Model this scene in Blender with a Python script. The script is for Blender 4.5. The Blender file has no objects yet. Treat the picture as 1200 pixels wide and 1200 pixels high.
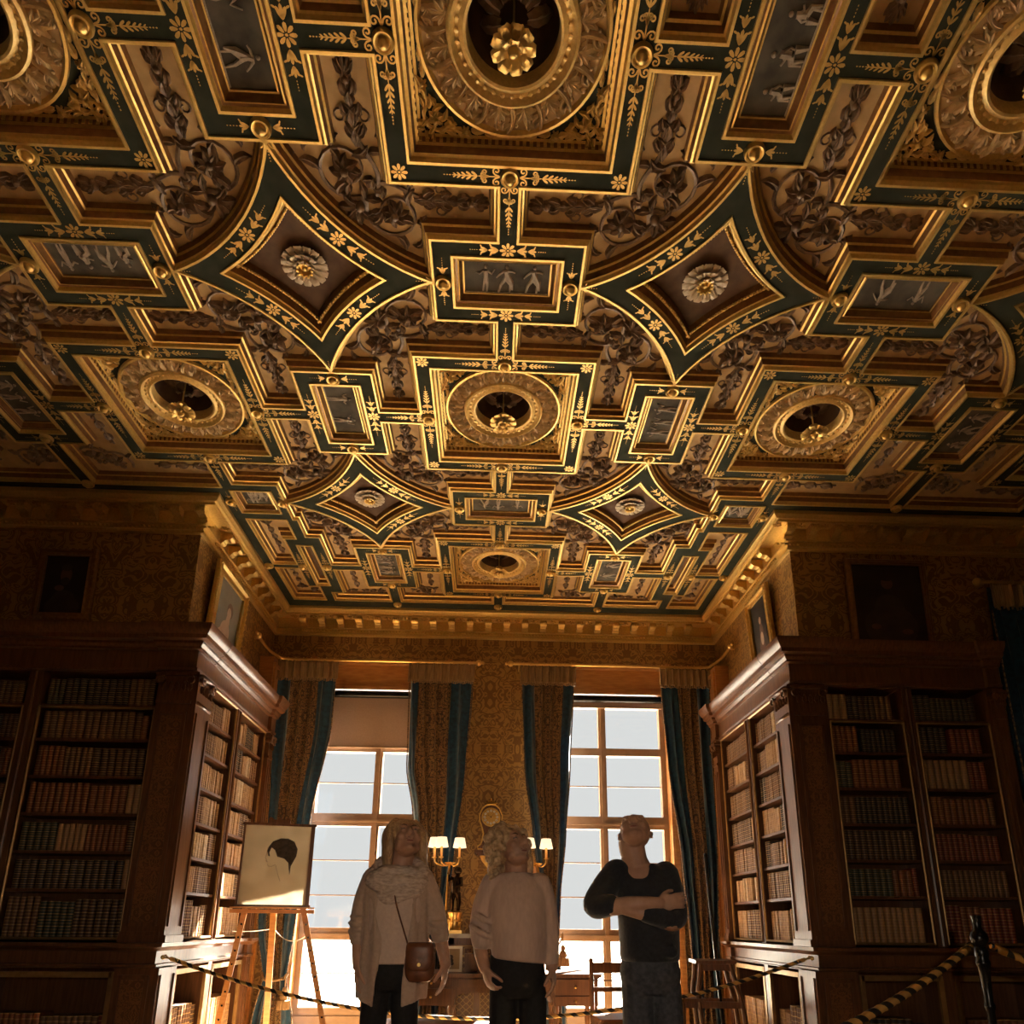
import bpy, bmesh, math, random
from math import pi, sin, cos, sqrt, atan2, radians, hypot
from mathutils import Vector, Matrix, Quaternion, geometry

random.seed(7)
SC = bpy.context.scene
COL = SC.collection

# ------------------------------------------------------------------ helpers
class MB:
    """Collects vertices and faces with material slots and links them as one mesh object."""
    def __init__(s):
        s.v = []; s.f = []; s.m = []
    def add(s, vs, fs, mi=0, M=None):
        b = len(s.v)
        for p in vs:
            p = Vector(p) if len(p) == 3 else Vector((p[0], p[1], 0))
            s.v.append(M @ p if M is not None else p)
        for f in fs:
            s.f.append([b + i for i in f]); s.m.append(mi)
        return b
    def box(s, x0, x1, y0, y1, z0, z1, mi=0, M=None):
        s.add([(x0,y0,z0),(x1,y0,z0),(x1,y1,z0),(x0,y1,z0),(x0,y0,z1),(x1,y0,z1),(x1,y1,z1),(x0,y1,z1)],
              [(3,2,1,0),(4,5,6,7),(0,1,5,4),(1,2,6,5),(2,3,7,6),(3,0,4,7)], mi, M)
    def beam(s, p, q, w, d, mi=0, up=(0,0,1)):
        """a rectangular bar from p to q, w across and d deep"""
        p = Vector(p); q = Vector(q); t = (q - p); L = t.length; t.normalize()
        u = Vector(up)
        if abs(t.dot(u)) > .98: u = Vector((0,1,0))
        x = t.cross(u).normalized(); y = x.cross(t).normalized()
        M = Matrix((x, t, y)).transposed().to_4x4(); M.translation = p
        s.box(-w/2, w/2, 0, L, -d/2, d/2, mi, M)
    def tube(s, pts, rad, n=8, mi=0, caps=True, flat=1.0, closed=False):
        pts = [Vector(p) for p in pts]; k = len(pts)
        if not hasattr(rad, '__len__'): rad = [rad]*k
        prev = None; rings = []
        for i in range(k):
            if closed: t = pts[(i+1) % k] - pts[i-1]
            else: t = pts[min(i+1, k-1)] - pts[max(i-1, 0)]
            if t.length < 1e-9: t = Vector((0,0,1))
            t.normalize()
            if prev is None:
                a = Vector((0,0,1)) if abs(t.z) < .9 else Vector((1,0,0))
                x = t.cross(a).normalized()
            else:
                x = prev - t * prev.dot(t)
                x = x.normalized() if x.length > 1e-6 else t.orthogonal().normalized()
            prev = x; y = t.cross(x)
            rings.append([pts[i] + (x*cos(2*pi*j/n) + y*sin(2*pi*j/n)*flat) * rad[i] for j in range(n)])
        vs = [p for r in rings for p in r]; fs = []
        for i in range(k if closed else k-1):
            a = i*n; b = ((i+1) % k)*n
            for j in range(n):
                fs.append((a+j, a+(j+1) % n, b+(j+1) % n, b+j))
        if caps and not closed:
            fs.append(tuple(range(n-1, -1, -1))); fs.append(tuple(range((k-1)*n, k*n)))
        s.add(vs, fs, mi)
    def lathe(s, prof, n=20, mi=0, M=None, mis=None, cap=False):
        vs = []; k = len(prof); 
        for r, z in prof:
            for j in range(n): vs.append((r*cos(2*pi*j/n), r*sin(2*pi*j/n), z))
        b = len(s.v); s.add(vs, [], mi, M)
        for i in range(k-1):
            for j in range(n):
                s.f.append([b+i*n+j, b+i*n+(j+1) % n, b+(i+1)*n+(j+1) % n, b+(i+1)*n+j]); s.m.append(mis[i] if mis else mi)
        if cap:
            s.f.append([b+j for j in range(n-1,-1,-1)]); s.m.append(mi)
            s.f.append([b+(k-1)*n+j for j in range(n)]); s.m.append(mi)
    def ball(s, c, r, n=8, m=5, mi=0, sc=(1,1,1), M=None):
        c = Vector(c); vs = [(0,0,-1)]
        for i in range(1, m):
            a = -pi/2 + pi*i/m
            for j in range(n): vs.append((cos(a)*cos(2*pi*j/n), cos(a)*sin(2*pi*j/n), sin(a)))
        vs.append((0,0,1)); fs = []
        for j in range(n): fs.append((0, 1+(j+1) % n, 1+j))
        for i in range(m-2):
            for j in range(n):
                a = 1+i*n; fs.append((a+j, a+(j+1) % n, a+n+(j+1) % n, a+n+j))
        t = len(vs)-1; a = 1+(m-2)*n
        for j in range(n): fs.append((a+j, a+(j+1) % n, t))
        s.add([Vector((x*r*sc[0], y*r*sc[1], z*r*sc[2])) + c for x, y, z in vs], fs, mi, M)
    def prism(s, poly, z0, z1, mi=0, M=None):
        n = len(poly)
        vs = [(p[0], p[1], z0) for p in poly] + [(p[0], p[1], z1) for p in poly]
        fs = [(i, (i+1) % n, n+(i+1) % n, n+i) for i in range(n)] + [tuple(range(n-1,-1,-1)), tuple(range(n, 2*n))]
        s.add(vs, fs, mi, M)
    def sweep(s, path, prof, mi=0, closed=False, mis=None):
        """prof (d,z): d to the left of a horizontal path, mitred"""
        P = [Vector((p[0], p[1])) for p in path]; n = len(P); offs = []
        for i in range(n):
            a = P[i]-P[i-1] if (i or closed) else P[1]-P[0]
            b = P[(i+1) % n]-P[i] if (i < n-1 or closed) else a
            a = a.normalized(); b = b.normalized()
            na = Vector((-a.y, a.x)); nb = Vector((-b.y, b.x)); w = (na+nb)
            w = w / max(.15, (1+na.dot(nb)))
            offs.append(w)
        k = len(prof); base = len(s.v)
        for i in range(n):
            for d, z in prof: s.v.append(Vector((P[i].x+offs[i].x*d, P[i].y+offs[i].y*d, z)))
        for i in range(n if closed else n-1):
            a = base+i*k; b = base+((i+1) % n)*k
            for j in range(k-1):
                s.f.append([a+j, b+j, b+j+1, a+j+1]); s.m.append(mis[j] if mis else mi)
    def fill(s, poly, z, mi=0):
        t = geometry.tessellate_polygon([[Vector((p[0], p[1], 0)) for p in poly]])
        s.add([(p[0], p[1], z) for p in poly], [tuple(x) for x in t], mi)
    def merge(s, o, M=None, mi=None):
        b = len(s.v)
        flip = M is not None and M.to_3x3().determinant() < 0
        s.v += [M @ p for p in o.v] if M is not None else [p.copy() for p in o.v]
        for f, m in zip(o.f, o.m):
            g = [b+i for i in f]
            s.f.append(g[::-1] if flip else g); s.m.append(m if mi is None else mi)
    def mesh(s, name, mats, sharp=35):
        me = bpy.data.meshes.new(name)
        me.from_pydata([tuple(p) for p in s.v], [], s.f)
        for m in (mats if isinstance(mats, (list, tuple)) else [mats]): me.materials.append(m)
        me.polygons.foreach_set('material_index', s.m)
        me.polygons.foreach_set('use_smooth', [True]*len(s.f))
        me.update()
        if sharp: me.set_sharp_from_angle(angle=radians(sharp))
        return me
    def build(s, name, mats, parent=None, loc=None, sharp=35):
        return obj(name, s.mesh(name, mats, sharp), parent, loc)

def obj(name, me, parent=None, loc=None, scale=None, rotz=None):
    o = bpy.data.objects.new(name, me); COL.objects.link(o)
    if parent is not None: o.parent = parent
    if loc is not None: o.location = loc
    if scale is not None: o.scale = scale
    if rotz is not None: o.rotation_euler = (0, 0, rotz)
    return o
def tag(o, label, cat, group=None):
    o['label'] = label; o['category'] = cat
    if group: o['group'] = group
    return o
def thing(name, label, cat, loc=(0,0,0), rotz=0, group=None):
    o = obj(name, None, None, loc, None, rotz)
    o.empty_display_size = .1
    return tag(o, label, cat, group)
def struct(o):
    o['kind'] = 'structure'; return o
def copy_tree(o, parent=None):
    c = o.copy(); COL.objects.link(c)
    if parent is not None: c.parent = parent
    for ch in list(o.children): copy_tree(ch, c)
    return c
def smoothpath(pts, n=8):
    """Catmull-Rom through the points"""
    P = [Vector(p) for p in pts]; out = []
    for i in range(len(P)-1):
        a = P[max(i-1,0)]; b = P[i]; c = P[i+1]; d = P[min(i+2, len(P)-1)]
        for k in range(n):
            t = k/n
            out.append(.5*((2*b) + (c-a)*t + (2*a-5*b+4*c-d)*t*t + (-a+3*b-3*c+d)*t**3))
    out.append(P[-1]); return out

# ------------------------------------------------------------------ materials
def lnk(nt, a, b): nt.links.new(a, b)
def mat(name, c1, c2=None, rough=.5, metal=0., scale=20., detail=4., stretch=(1,1,1), bump=0., bscale=None, coord='Object', spec=.5, emit=None, estr=0., sheen=0.):
    m = bpy.data.materials.new(name); m.use_nodes = True; nt = m.node_tree; nt.nodes.clear()
    out = nt.nodes.new('ShaderNodeOutputMaterial'); b = nt.nodes.new('ShaderNodeBsdfPrincipled')
    lnk(nt, b.outputs[0], out.inputs[0])
    b.inputs['Roughness'].default_value = rough; b.inputs['Metallic'].default_value = metal
    b.inputs['Specular IOR Level'].default_value = spec
    if sheen: b.inputs['Sheen Weight'].default_value = sheen
    if emit:
        b.inputs['Emission Color'].default_value = (*emit, 1); b.inputs['Emission Strength'].default_value = estr
    tc = nt.nodes.new('ShaderNodeTexCoord'); mp = nt.nodes.new('ShaderNodeMapping')
    mp.inputs['Scale'].default_value = stretch
    lnk(nt, tc.outputs[coord], mp.inputs[0])
    nz = nt.nodes.new('ShaderNodeTexNoise'); nz.inputs['Scale'].default_value = scale; nz.inputs['Detail'].default_value = detail
    lnk(nt, mp.outputs[0], nz.inputs[0])
    rp = nt.nodes.new('ShaderNodeValToRGB')
    rp.color_ramp.elements[0].position = .35; rp.color_ramp.elements[1].position = .65
    rp.color_ramp.elements[0].color = (*c1, 1); rp.color_ramp.elements[1].color = (*(c2 or c1), 1)
    lnk(nt, nz.outputs['Fac'], rp.inputs[0]); lnk(nt, rp.outputs[0], b.inputs['Base Color'])
    if bump:
        bp = nt.nodes.new('ShaderNodeBump'); bp.inputs['Strength'].default_value = bump; bp.inputs['Distance'].default_value = .01
        src = nz
        if bscale:
            src = nt.nodes.new('ShaderNodeTexNoise'); src.inputs['Scale'].default_value = bscale; lnk(nt, mp.outputs[0], src.inputs[0])
        lnk(nt, src.outputs['Fac'], bp.inputs['Height']); lnk(nt, bp.outputs[0], b.inputs['Normal'])
    return m

def damask(name, ground, motif, scale, metal=0., rough=.5, bump=.25, coord='Object', period=.55):
    """woven or embossed scrolling pattern: swirling contour lines mirrored about a repeat"""
    m = mat(name, ground, motif, rough, metal, coord=coord); nt = m.node_tree
    b = next(n for n in nt.nodes if n.type == 'BSDF_PRINCIPLED'); rp = next(n for n in nt.nodes if n.type == 'VALTORGB')
    nz = next(n for n in nt.nodes if n.type == 'TEX_NOISE'); mp = next(n for n in nt.nodes if n.type == 'MAPPING')
    ad = nt.nodes.new('ShaderNodeVectorMath'); ad.operation = 'ADD'; ad.inputs[1].default_value = (5.03,5.07,.11)
    vm = nt.nodes.new('ShaderNodeVectorMath'); vm.operation = 'WRAP'
    vm.inputs[1].default_value = (period/2, period/2, period); vm.inputs[2].default_value = (-period/2, -period/2, -period)
    ab = nt.nodes.new('ShaderNodeVectorMath'); ab.operation = 'ABSOLUTE'
    lnk(nt, mp.outputs[0], ad.inputs[0]); lnk(nt, ad.outputs[0], vm.inputs[0]); lnk(nt, vm.outputs[0], ab.inputs[0]); lnk(nt, ab.outputs[0], nz.inputs[0])
    nz.inputs['Scale'].default_value = scale; nz.inputs['Detail'].default_value = 1.5; nz.inputs['Roughness'].default_value = .4; nz.inputs['Distortion'].default_value = 1.6
    s1 = nt.nodes.new('ShaderNodeMath'); s1.operation = 'MULTIPLY'; s1.inputs[1].default_value = 34.
    s2 = nt.nodes.new('ShaderNodeMath'); s2.operation = 'SINE'
    s3 = nt.nodes.new('ShaderNodeMath'); s3.operation = 'MULTIPLY_ADD'; s3.inputs[1].default_value = .5; s3.inputs[2].default_value = .5
    lnk(nt, nz.outputs['Fac'], s1.inputs[0]); lnk(nt, s1.outputs[0], s2.inputs[0]); lnk(nt, s2.outputs[0], s3.inputs[0])
    rp.color_ramp.elements[0].position = .42; rp.color_ramp.elements[1].position = .60
    lnk(nt, s3.outputs[0], rp.inputs[0])
    bp = nt.nodes.new('ShaderNodeBump'); bp.inputs['Strength'].default_value = bump; bp.inputs['Distance'].default_value = .008
    lnk(nt, rp.outputs[0], bp.inputs['Height']); lnk(nt, bp.outputs[0], b.inputs['Normal'])
    return m

M = {}
M['gilt'] = mat('gilt', (.60,.395,.115), (.70,.475,.15), .42, .65, scale=60, bump=.08)
M['gilt_old'] = mat('gilt_old', (.50,.30,.08), (.62,.39,.115), .42, .6, scale=40, bump=.1)
M['gilt_relief'] = mat('gilt_relief', (.62,.42,.135), (.74,.52,.19), .48, .35, scale=60)
M['shaded_dark_gilt'] = mat('shaded_dark_gilt', (.20,.095,.03), (.28,.14,.045), .45, .25, scale=30)  # gold moulding coves, their shade put into a brown colour; also dark frames
M['rib_green'] = mat('rib_green', (.026,.029,.020), (.036,.039,.027), .8, scale=12, bump=.05, spec=.03)
M['buff'] = mat('buff', (.33,.21,.090), (.41,.265,.118), .7, scale=14, spec=.15)
M['scroll'] = mat('scroll', (.13,.080,.045), (.22,.145,.088), .5, .1, scale=35, bump=.15)
M['leaf_buff'] = mat('leaf_buff', (.50,.365,.20), (.66,.49,.28), .55, scale=35, spec=.3)
M['petal'] = mat('petal', (.42,.33,.22), (.52,.42,.29), .6, scale=30)
M['umber'] = mat('umber', (.085,.05,.032), (.12,.075,.046), .75, scale=14, spec=.1)
M['grisaille_ground'] = mat('grisaille_ground', (.05,.044,.035), (.10,.086,.066), .8, scale=9, spec=.05)
M['grisaille'] = mat('grisaille', (.24,.19,.14), (.36,.29,.21), .7, scale=40)
M['wallpaper'] = damask('wallpaper', (.19,.098,.028), (.36,.205,.058), 7.5, .2, .45, .8, period=.62)
M['mahogany'] = mat('mahogany', (.090,.036,.014), (.150,.064,.026), .34, scale=9, stretch=(6,6,.6), bump=.03)
M['mahogany_inlay'] = damask('mahogany_inlay', (.10,.042,.016), (.19,.085,.032), 18, 0, .35, .1, period=.22)
M['oak'] = mat('oak', (.40,.17,.045), (.52,.24,.07), .38, scale=8, stretch=(1,6,6), bump=.03)
M['frame_paint'] = mat('frame_paint', (.30,.19,.11), (.36,.235,.14), .45, scale=10)
M['velvet'] = mat('velvet', (.004,.032,.075), (.008,.070,.14), .8, scale=25, sheen=.4)
M['brocade'] = damask('brocade', (.070,.044,.030), (.27,.165,.072), 15, .2, .5, .4, period=.26)
M['fringe'] = mat('fringe', (.20,.125,.06), (.34,.22,.10), .6, scale=30, stretch=(4,4,.3), bump=.3)
M['brass'] = mat('brass', (.66,.42,.13), (.74,.48,.16), .28, .9, scale=20)
M['dark_brass'] = mat('dark_brass', (.30,.185,.075), (.38,.24,.10), .42, .6, scale=20)
M['black_iron'] = mat('black_iron', (.012,.012,.012), (.02,.02,.02), .25, .5)
M['bronze'] = mat('bronze', (.035,.022,.014), (.06,.036,.02), .25, .7, scale=25)
M['marble'] = mat('marble', (.28,.25,.21), (.52,.48,.42), .25, scale=6)
M['floorwood'] = mat('floorwood', (.50,.30,.14), (.62,.39,.19), .45, scale=5, stretch=(6,1,1))
M['carpet'] = mat('carpet', (.55,.36,.20), (.66,.45,.26), .95, scale=6)
M['plaster'] = mat('plaster', (.10,.06,.035), (.13,.08,.05), .8)
M['stone'] = mat('stone', (.50,.46,.40), (.58,.54,.47), .9, scale=3)
M['blind'] = mat('blind', (.42,.29,.21), (.46,.325,.24), .9, scale=60)
M['paper'] = mat('paper', (.30,.225,.14), (.36,.275,.175), .8, scale=7, bump=.0)
M['ink'] = mat('ink', (.02,.014,.012), (.045,.032,.026), .8, scale=30)
M['ink_soft'] = mat('ink_soft', (.15,.11,.075), (.20,.15,.10), .8, scale=30)
M['white_card'] = mat('white_card', (.72,.70,.66), None, .7)
M['shade'] = mat('shade', (.9,.82,.66), None, .8, emit=(1.,.80,.50), estr=.28)
M['candle'] = mat('candle', (.80,.42,.14), None, .5, emit=(1.,.40,.08), estr=.05)
M['canvas_dark'] = mat('canvas_dark', (.012,.009,.007), (.022,.016,.012), .55, scale=5)
M['canvas_green'] = mat('canvas_green', (.17,.155,.12), (.22,.20,.155), .6, scale=5)
M['flesh_paint'] = mat('flesh_paint', (.24,.125,.075), (.30,.17,.10), .6, scale=12)
M['flesh_dim'] = mat('flesh_dim', (.10,.05,.032), (.15,.08,.05), .6, scale=12)
M['flesh_pale'] = mat('flesh_pale', (.46,.31,.21), (.52,.37,.26), .6, scale=12)
M['cloth_dim'] = mat('cloth_dim', (.03,.022,.018), (.05,.036,.028), .6, scale=8)
M['skin'] = mat('skin', (.46,.26,.175), (.54,.32,.22), .5, scale=25, bump=.04)
M['skin_man'] = mat('skin_man', (.44,.26,.185), (.52,.32,.235), .45, scale=25, bump=.04)
M['lips'] = mat('lips', (.28,.09,.07), None, .4)
M['eye_white'] = mat('eye_white', (.24,.19,.16), None, .3)
M['eye_iris'] = mat('eye_iris', (.03,.02,.015), None, .15)
M['hair_blonde'] = mat('hair_blonde', (.32,.20,.10), (.60,.42,.24), .38, scale=22, stretch=(6,6,.5), bump=.5)
M['hair_curly'] = mat('hair_curly', (.40,.255,.135), (.70,.51,.31), .4, scale=55, bump=.6)
M['brow'] = mat('brow', (.12,.07,.04), None, .6)
M['cardigan'] = mat('cardigan', (.47,.345,.265), (.54,.40,.31), .9, scale=55, bump=.25, sheen=.3)
M['shirt'] = mat('shirt', (.62,.48,.40), (.68,.54,.45), .85, scale=70, bump=.15)
M['scarf'] = mat('scarf', (.46,.35,.28), (.74,.61,.51), .9, scale=38, stretch=(1,1,2.5), bump=.7)
M['sweater'] = mat('sweater', (.56,.40,.32), (.63,.46,.37), .9, scale=60, stretch=(1,1,.3), bump=.25, sheen=.3)
M['black_cloth'] = mat('black_cloth', (.008,.008,.009), (.014,.014,.016), .85, scale=50, bump=.1)
M['navy_knit'] = mat('navy_knit', (.012,.015,.021), (.020,.024,.032), .85, scale=60, bump=.2, sheen=.25)
M['denim'] = mat('denim', (.035,.042,.055), (.075,.085,.105), .8, scale=45, bump=.15)
M['leather_tan'] = mat('leather_tan', (.12,.042,.018), (.19,.07,.03), .4, scale=25, bump=.15)
M['shoe'] = mat('shoe', (.02,.015,.012), (.035,.025,.02), .4)
M['steel'] = mat('steel', (.55,.55,.55), None, .3, .9)

def rope_mat():
    m = mat('rope', (.60,.34,.09), (.015,.012,.01), .7); nt = m.node_tree
    tc = next(n for n in nt.nodes if n.type == 'TEX_COORD'); rp = next(n for n in nt.nodes if n.type == 'VALTORGB')
    at = nt.nodes.new('ShaderNodeAttribute'); at.attribute_name = 'twist'
    lnk(nt, at.outputs['Fac'], rp.inputs[0])
    rp.color_ramp.elements[0].position = .52; rp.color_ramp.elements[1].position = .58
    return m
M['rope'] = rope_mat()

def shine_through(m, f):
    nt = m.node_tree; b = next(n for n in nt.nodes if n.type == 'BSDF_PRINCIPLED'); o = next(n for n in nt.nodes if n.type == 'OUTPUT_MATERIAL'); rp = next(n for n in nt.nodes if n.type == 'VALTORGB')
    t = nt.nodes.new('ShaderNodeBsdfTranslucent'); x = nt.nodes.new('ShaderNodeMixShader'); x.inputs[0].default_value = f
    lnk(nt, rp.outputs[0], t.inputs[0]); lnk(nt, b.outputs[0], x.inputs[1]); lnk(nt, t.outputs[0], x.inputs[2]); lnk(nt, x.outputs[0], o.inputs[0])
M['sheet'] = mat('sheet', (.26,.195,.115), (.30,.225,.14), .8, scale=5, detail=1.5, bump=.9)
shine_through(M['sheet'], .30); shine_through(M['blind'], .06); shine_through(M['velvet'], .12)
def glass_mat():
    m = bpy.data.materials.new('pane_glass'); m.use_nodes = True; nt = m.node_tree; nt.nodes.clear()
    out = nt.nodes.new('ShaderNodeOutputMaterial'); t = nt.nodes.new('ShaderNodeBsdfTransparent'); g = nt.nodes.new('ShaderNodeBsdfGlossy')
    g.inputs['Roughness'].default_value = .02; mx = nt.nodes.new('ShaderNodeMixShader'); mx.inputs[0].default_value = .012
    t.inputs[0].default_value = (.97,.98,.97,1)
    lnk(nt, t.outputs[0], mx.inputs[1]); lnk(nt, g.outputs[0], mx.inputs[2]); lnk(nt, mx.outputs[0], out.inputs[0])
    return m
M['glass'] = glass_mat()

def book_mat(name, c, gold=True):
    m = mat('book_'+name, tuple(x*.75 for x in c), tuple(min(1, x*1.2) for x in c), .5, scale=30); nt = m.node_tree
    b = next(n for n in nt.nodes if n.type == 'BSDF_PRINCIPLED'); rp = next(n for n in nt.nodes if n.type == 'VALTORGB')
    tc = next(n for n in nt.nodes if n.type == 'TEX_COORD')
    at = nt.nodes.new('ShaderNodeUVMap'); sp = nt.nodes.new('ShaderNodeSeparateXYZ'); lnk(nt, at.outputs[0], sp.inputs[0])
    w = nt.nodes.new('ShaderNodeMath'); w.operation = 'MULTIPLY'; w.inputs[1].default_value = 6.0; lnk(nt, sp.outputs['Y'], w.inputs[0])
    fr = nt.nodes.new('ShaderNodeMath'); fr.operation = 'FRACT'; lnk(nt, w.outputs[0], fr.inputs[0])
    r2 = nt.nodes.new('ShaderNodeValToRGB'); r2.color_ramp.interpolation = 'CONSTANT'
    e = r2.color_ramp.elements; e[0].position = 0; e[0].color = (1,1,1,1); e[1].position = .05; e[1].color = (0,0,0,1)
    for p, v in ((.44, .5), (.56, 0), (.93, 1)):
        q = e.new(p); q.color = (v, v, v, 1)
    lnk(nt, fr.outputs[0], r2.inputs[0])
    sx = nt.nodes.new('ShaderNodeMath'); sx.operation = 'MULTIPLY'
    lnk(nt, r2.outputs[0], sx.inputs[0]); lnk(nt, sp.outputs['X'], sx.inputs[1])
    mx = nt.nodes.new('ShaderNodeMix'); mx.data_type = 'RGBA'
    lnk(nt, sx.outputs[0], mx.inputs['Factor']); lnk(nt, rp.outputs[0], mx.inputs['A']); mx.inputs['B'].default_value = (.45,.29,.11,1)
    lnk(nt, mx.outputs['Result'], b.inputs['Base Color'])
    return m
BOOKC = {'russet': (.20,.060,.022), 'brown': (.14,.068,.032), 'tan': (.34,.20,.095), 'dark brown': (.070,.036,.020),
         'black': (.030,.026,.024), 'dark green': (.036,.050,.034), 'cream': (.50,.39,.25), 'crimson': (.18,.030,.020)}
BM = {k: book_mat(k.replace(' ', '_'), c) for k, c in BOOKC.items()}
SKY, SUN, SUNDIR, EXPO, FILL_LAMP = .180, 36., (-.55,-1.,-1.03), 2.1, 26.
# ------------------------------------------------------------------ dimensions (metres; the camera stands over the origin looking along +Y)
ZC = 4.55                      # underside of the ceiling ribs
P = 2.221                      # ceiling pattern period
ROW = {1: 2.022, 2: 4.244, 3: 6.466}
SQ, SQI = .570, .471           # square coffer: outer and inner gold line
RB = .052                      # half width of the narrow ribs
PL, PW = .295, .160            # picture panel half sizes
GL, GW = .406, .254            # green border of the picture panel
TIP = .4375                    # star tip distance
RARC = 1.187; RSTAR = hypot(P/2, P/2-TIP)
H = P/2

def arc(cx, cy, r, a0, a1, n):
    return [(cx+r*cos(a0+(a1-a0)*i/n), cy+r*sin(a0+(a1-a0)*i/n)) for i in range(n+1)]
def inset(poly, d):
    n = len(poly); out = []
    for i in range(n):
        p = Vector(poly[i-1]); q = Vector(poly[i]); r = Vector(poly[(i+1) % n])
        a = (q-p).normalized(); b = (r-q).normalized()
        na = Vector((-a.y, a.x)); nb = Vector((-b.y, b.x))
        w = (na+nb)/max(.25, 1+na.dot(nb)); out.append((q.x+w.x*d, q.y+w.y*d))
    return out
def moulding(mb, poly, prof, mis, ground=None):
    """prof (inset, rise); the ground closes the last ring"""
    rings = [inset(poly, d) for d, z in prof]; n = len(poly); base = len(mb.v)
    for r, (d, z) in zip(rings, prof):
        for p in r: mb.v.append(Vector((p[0], p[1], z)))
    for k in range(len(prof)-1):
        for i in range(n):
            j = (i+1) % n
            mb.f.append([base+k*n+i, base+(k+1)*n+i, base+(k+1)*n+j, base+k*n+j]); mb.m.append(mis[k])
    if ground is not None: mb.fill(rings[-1], prof[-1][1], ground)
    return rings[-1]

def leaf(mb, x, y, ang, L, W, curl=0., h=.02, lobes=4, mi=0, z=0., k=9, blunt=0.):
    """a lobed acanthus leaf in relief, standing below the ground plane z (towards the room)"""
    px, py, a = x, y, ang; cols = []
    for i in range(k+1):
        t = i/k
        w = W*(sin(pi*min(1, .12+(.88-blunt)*t))**.8)*(.50+.50*abs(cos(lobes*pi*t)) if not blunt else 1.)
        nx, ny = -sin(a), cos(a); lift = h*(.30+.75*sin(pi*min(1, t*.9+.1)))
        cols.append([(px+nx*w, py+ny*w, z), (px+nx*w*.55, py+ny*w*.55, z-lift*.85), (px, py, z-lift*.55), (px-nx*w*.55, py-ny*w*.55, z-lift*.85), (px-nx*w, py-ny*w, z)])
        a += curl/k; px += cos(a)*L/k; py += sin(a)*L/k
    vs = [p for c in cols for p in c]
    fs = [(i*5+j, i*5+j+1, i*5+j+6, i*5+j+5) for i in range(k) for j in range(4)]
    mb.add(vs, fs, mi)
def stem(mb, pts, r0, r1, z=0., mi=0, n=5):
    k = len(pts)
    mb.tube([(p[0], p[1], z-.3*(r0+(r1-r0)*i/(k-1))) for i, p in enumerate(pts)], [r0+(r1-r0)*i/(k-1) for i in range(k)], n, mi)
def spiral(cx, cy, r0, r1, a0, turns, sgn=1, n=26):
    return [(cx+(r0+(r1-r0)*(i/n)**.8)*cos(a0+sgn*2*pi*turns*i/n), cy+(r0+(r1-r0)*(i/n)**.8)*sin(a0+sgn*2*pi*turns*i/n)) for i in range(n+1)]

# ---- outlines of the recessed fields, in a square cell's first quadrant (square centre at the origin)
def quad_full():
    a0 = math.asin(GL/RARC)
    x0 = sqrt(RARC**2-GL**2)
    pts = [(SQ,SQ),(SQ,RB),(H-GW,RB),(H-GW,GL),(x0,GL)] + arc(0,0,RARC,a0,pi/2-a0,12)[1:-1] + [(GL,x0),(GL,H-GW),(RB,H-GW),(RB,SQ)]
    return pts
def quad_cut(ymax, xmax=H-RB, y0=RB, x0=RB):
    return [(SQ,SQ),(SQ,y0),(H-GW,y0),(H-GW,GL),(xmax,GL),(xmax,ymax),(x0,ymax),(x0,SQ)]
def star_poly():
    pts = []
    for q in range(4):
        # arc about the diagonal neighbour, running between two tips
        c = (H*(1 if q in (0,3) else -1), H*(1 if q in (0,1) else -1))
        t0 = [(TIP,0),(0,TIP),(-TIP,0),(0,-TIP)][q]; t1 = [(0,TIP),(-TIP,0),(0,-TIP),(TIP,0)][q]
        a0 = atan2(t0[1]-c[1], t0[0]-c[0]); a1 = atan2(t1[1]-c[1], t1[0]-c[0])
        while a1-a0 > pi: a1 -= 2*pi
        while a1-a0 < -pi: a1 += 2*pi
        pts += arc(c[0], c[1], RSTAR, a0, a1, 12)[:-1]
    return pts
def rect(hx, hy): return [(-hx,-hy),(hx,-hy),(hx,hy),(-hx,hy)]
def ccw(p): return p if sum(p[i-1][0]*p[i][1]-p[i][0]*p[i-1][1] for i in range(len(p))) > 0 else p[::-1]

COF = [(-.009,0),(-.007,-.008),(.005,-.008),(.013,.012),(.022,.016),(.030,.050),(.040,.056),(.048,.085)]
COFM = [0,0,0,0,1,0,1]
RD = .085                      # depth of the scroll fields

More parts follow.
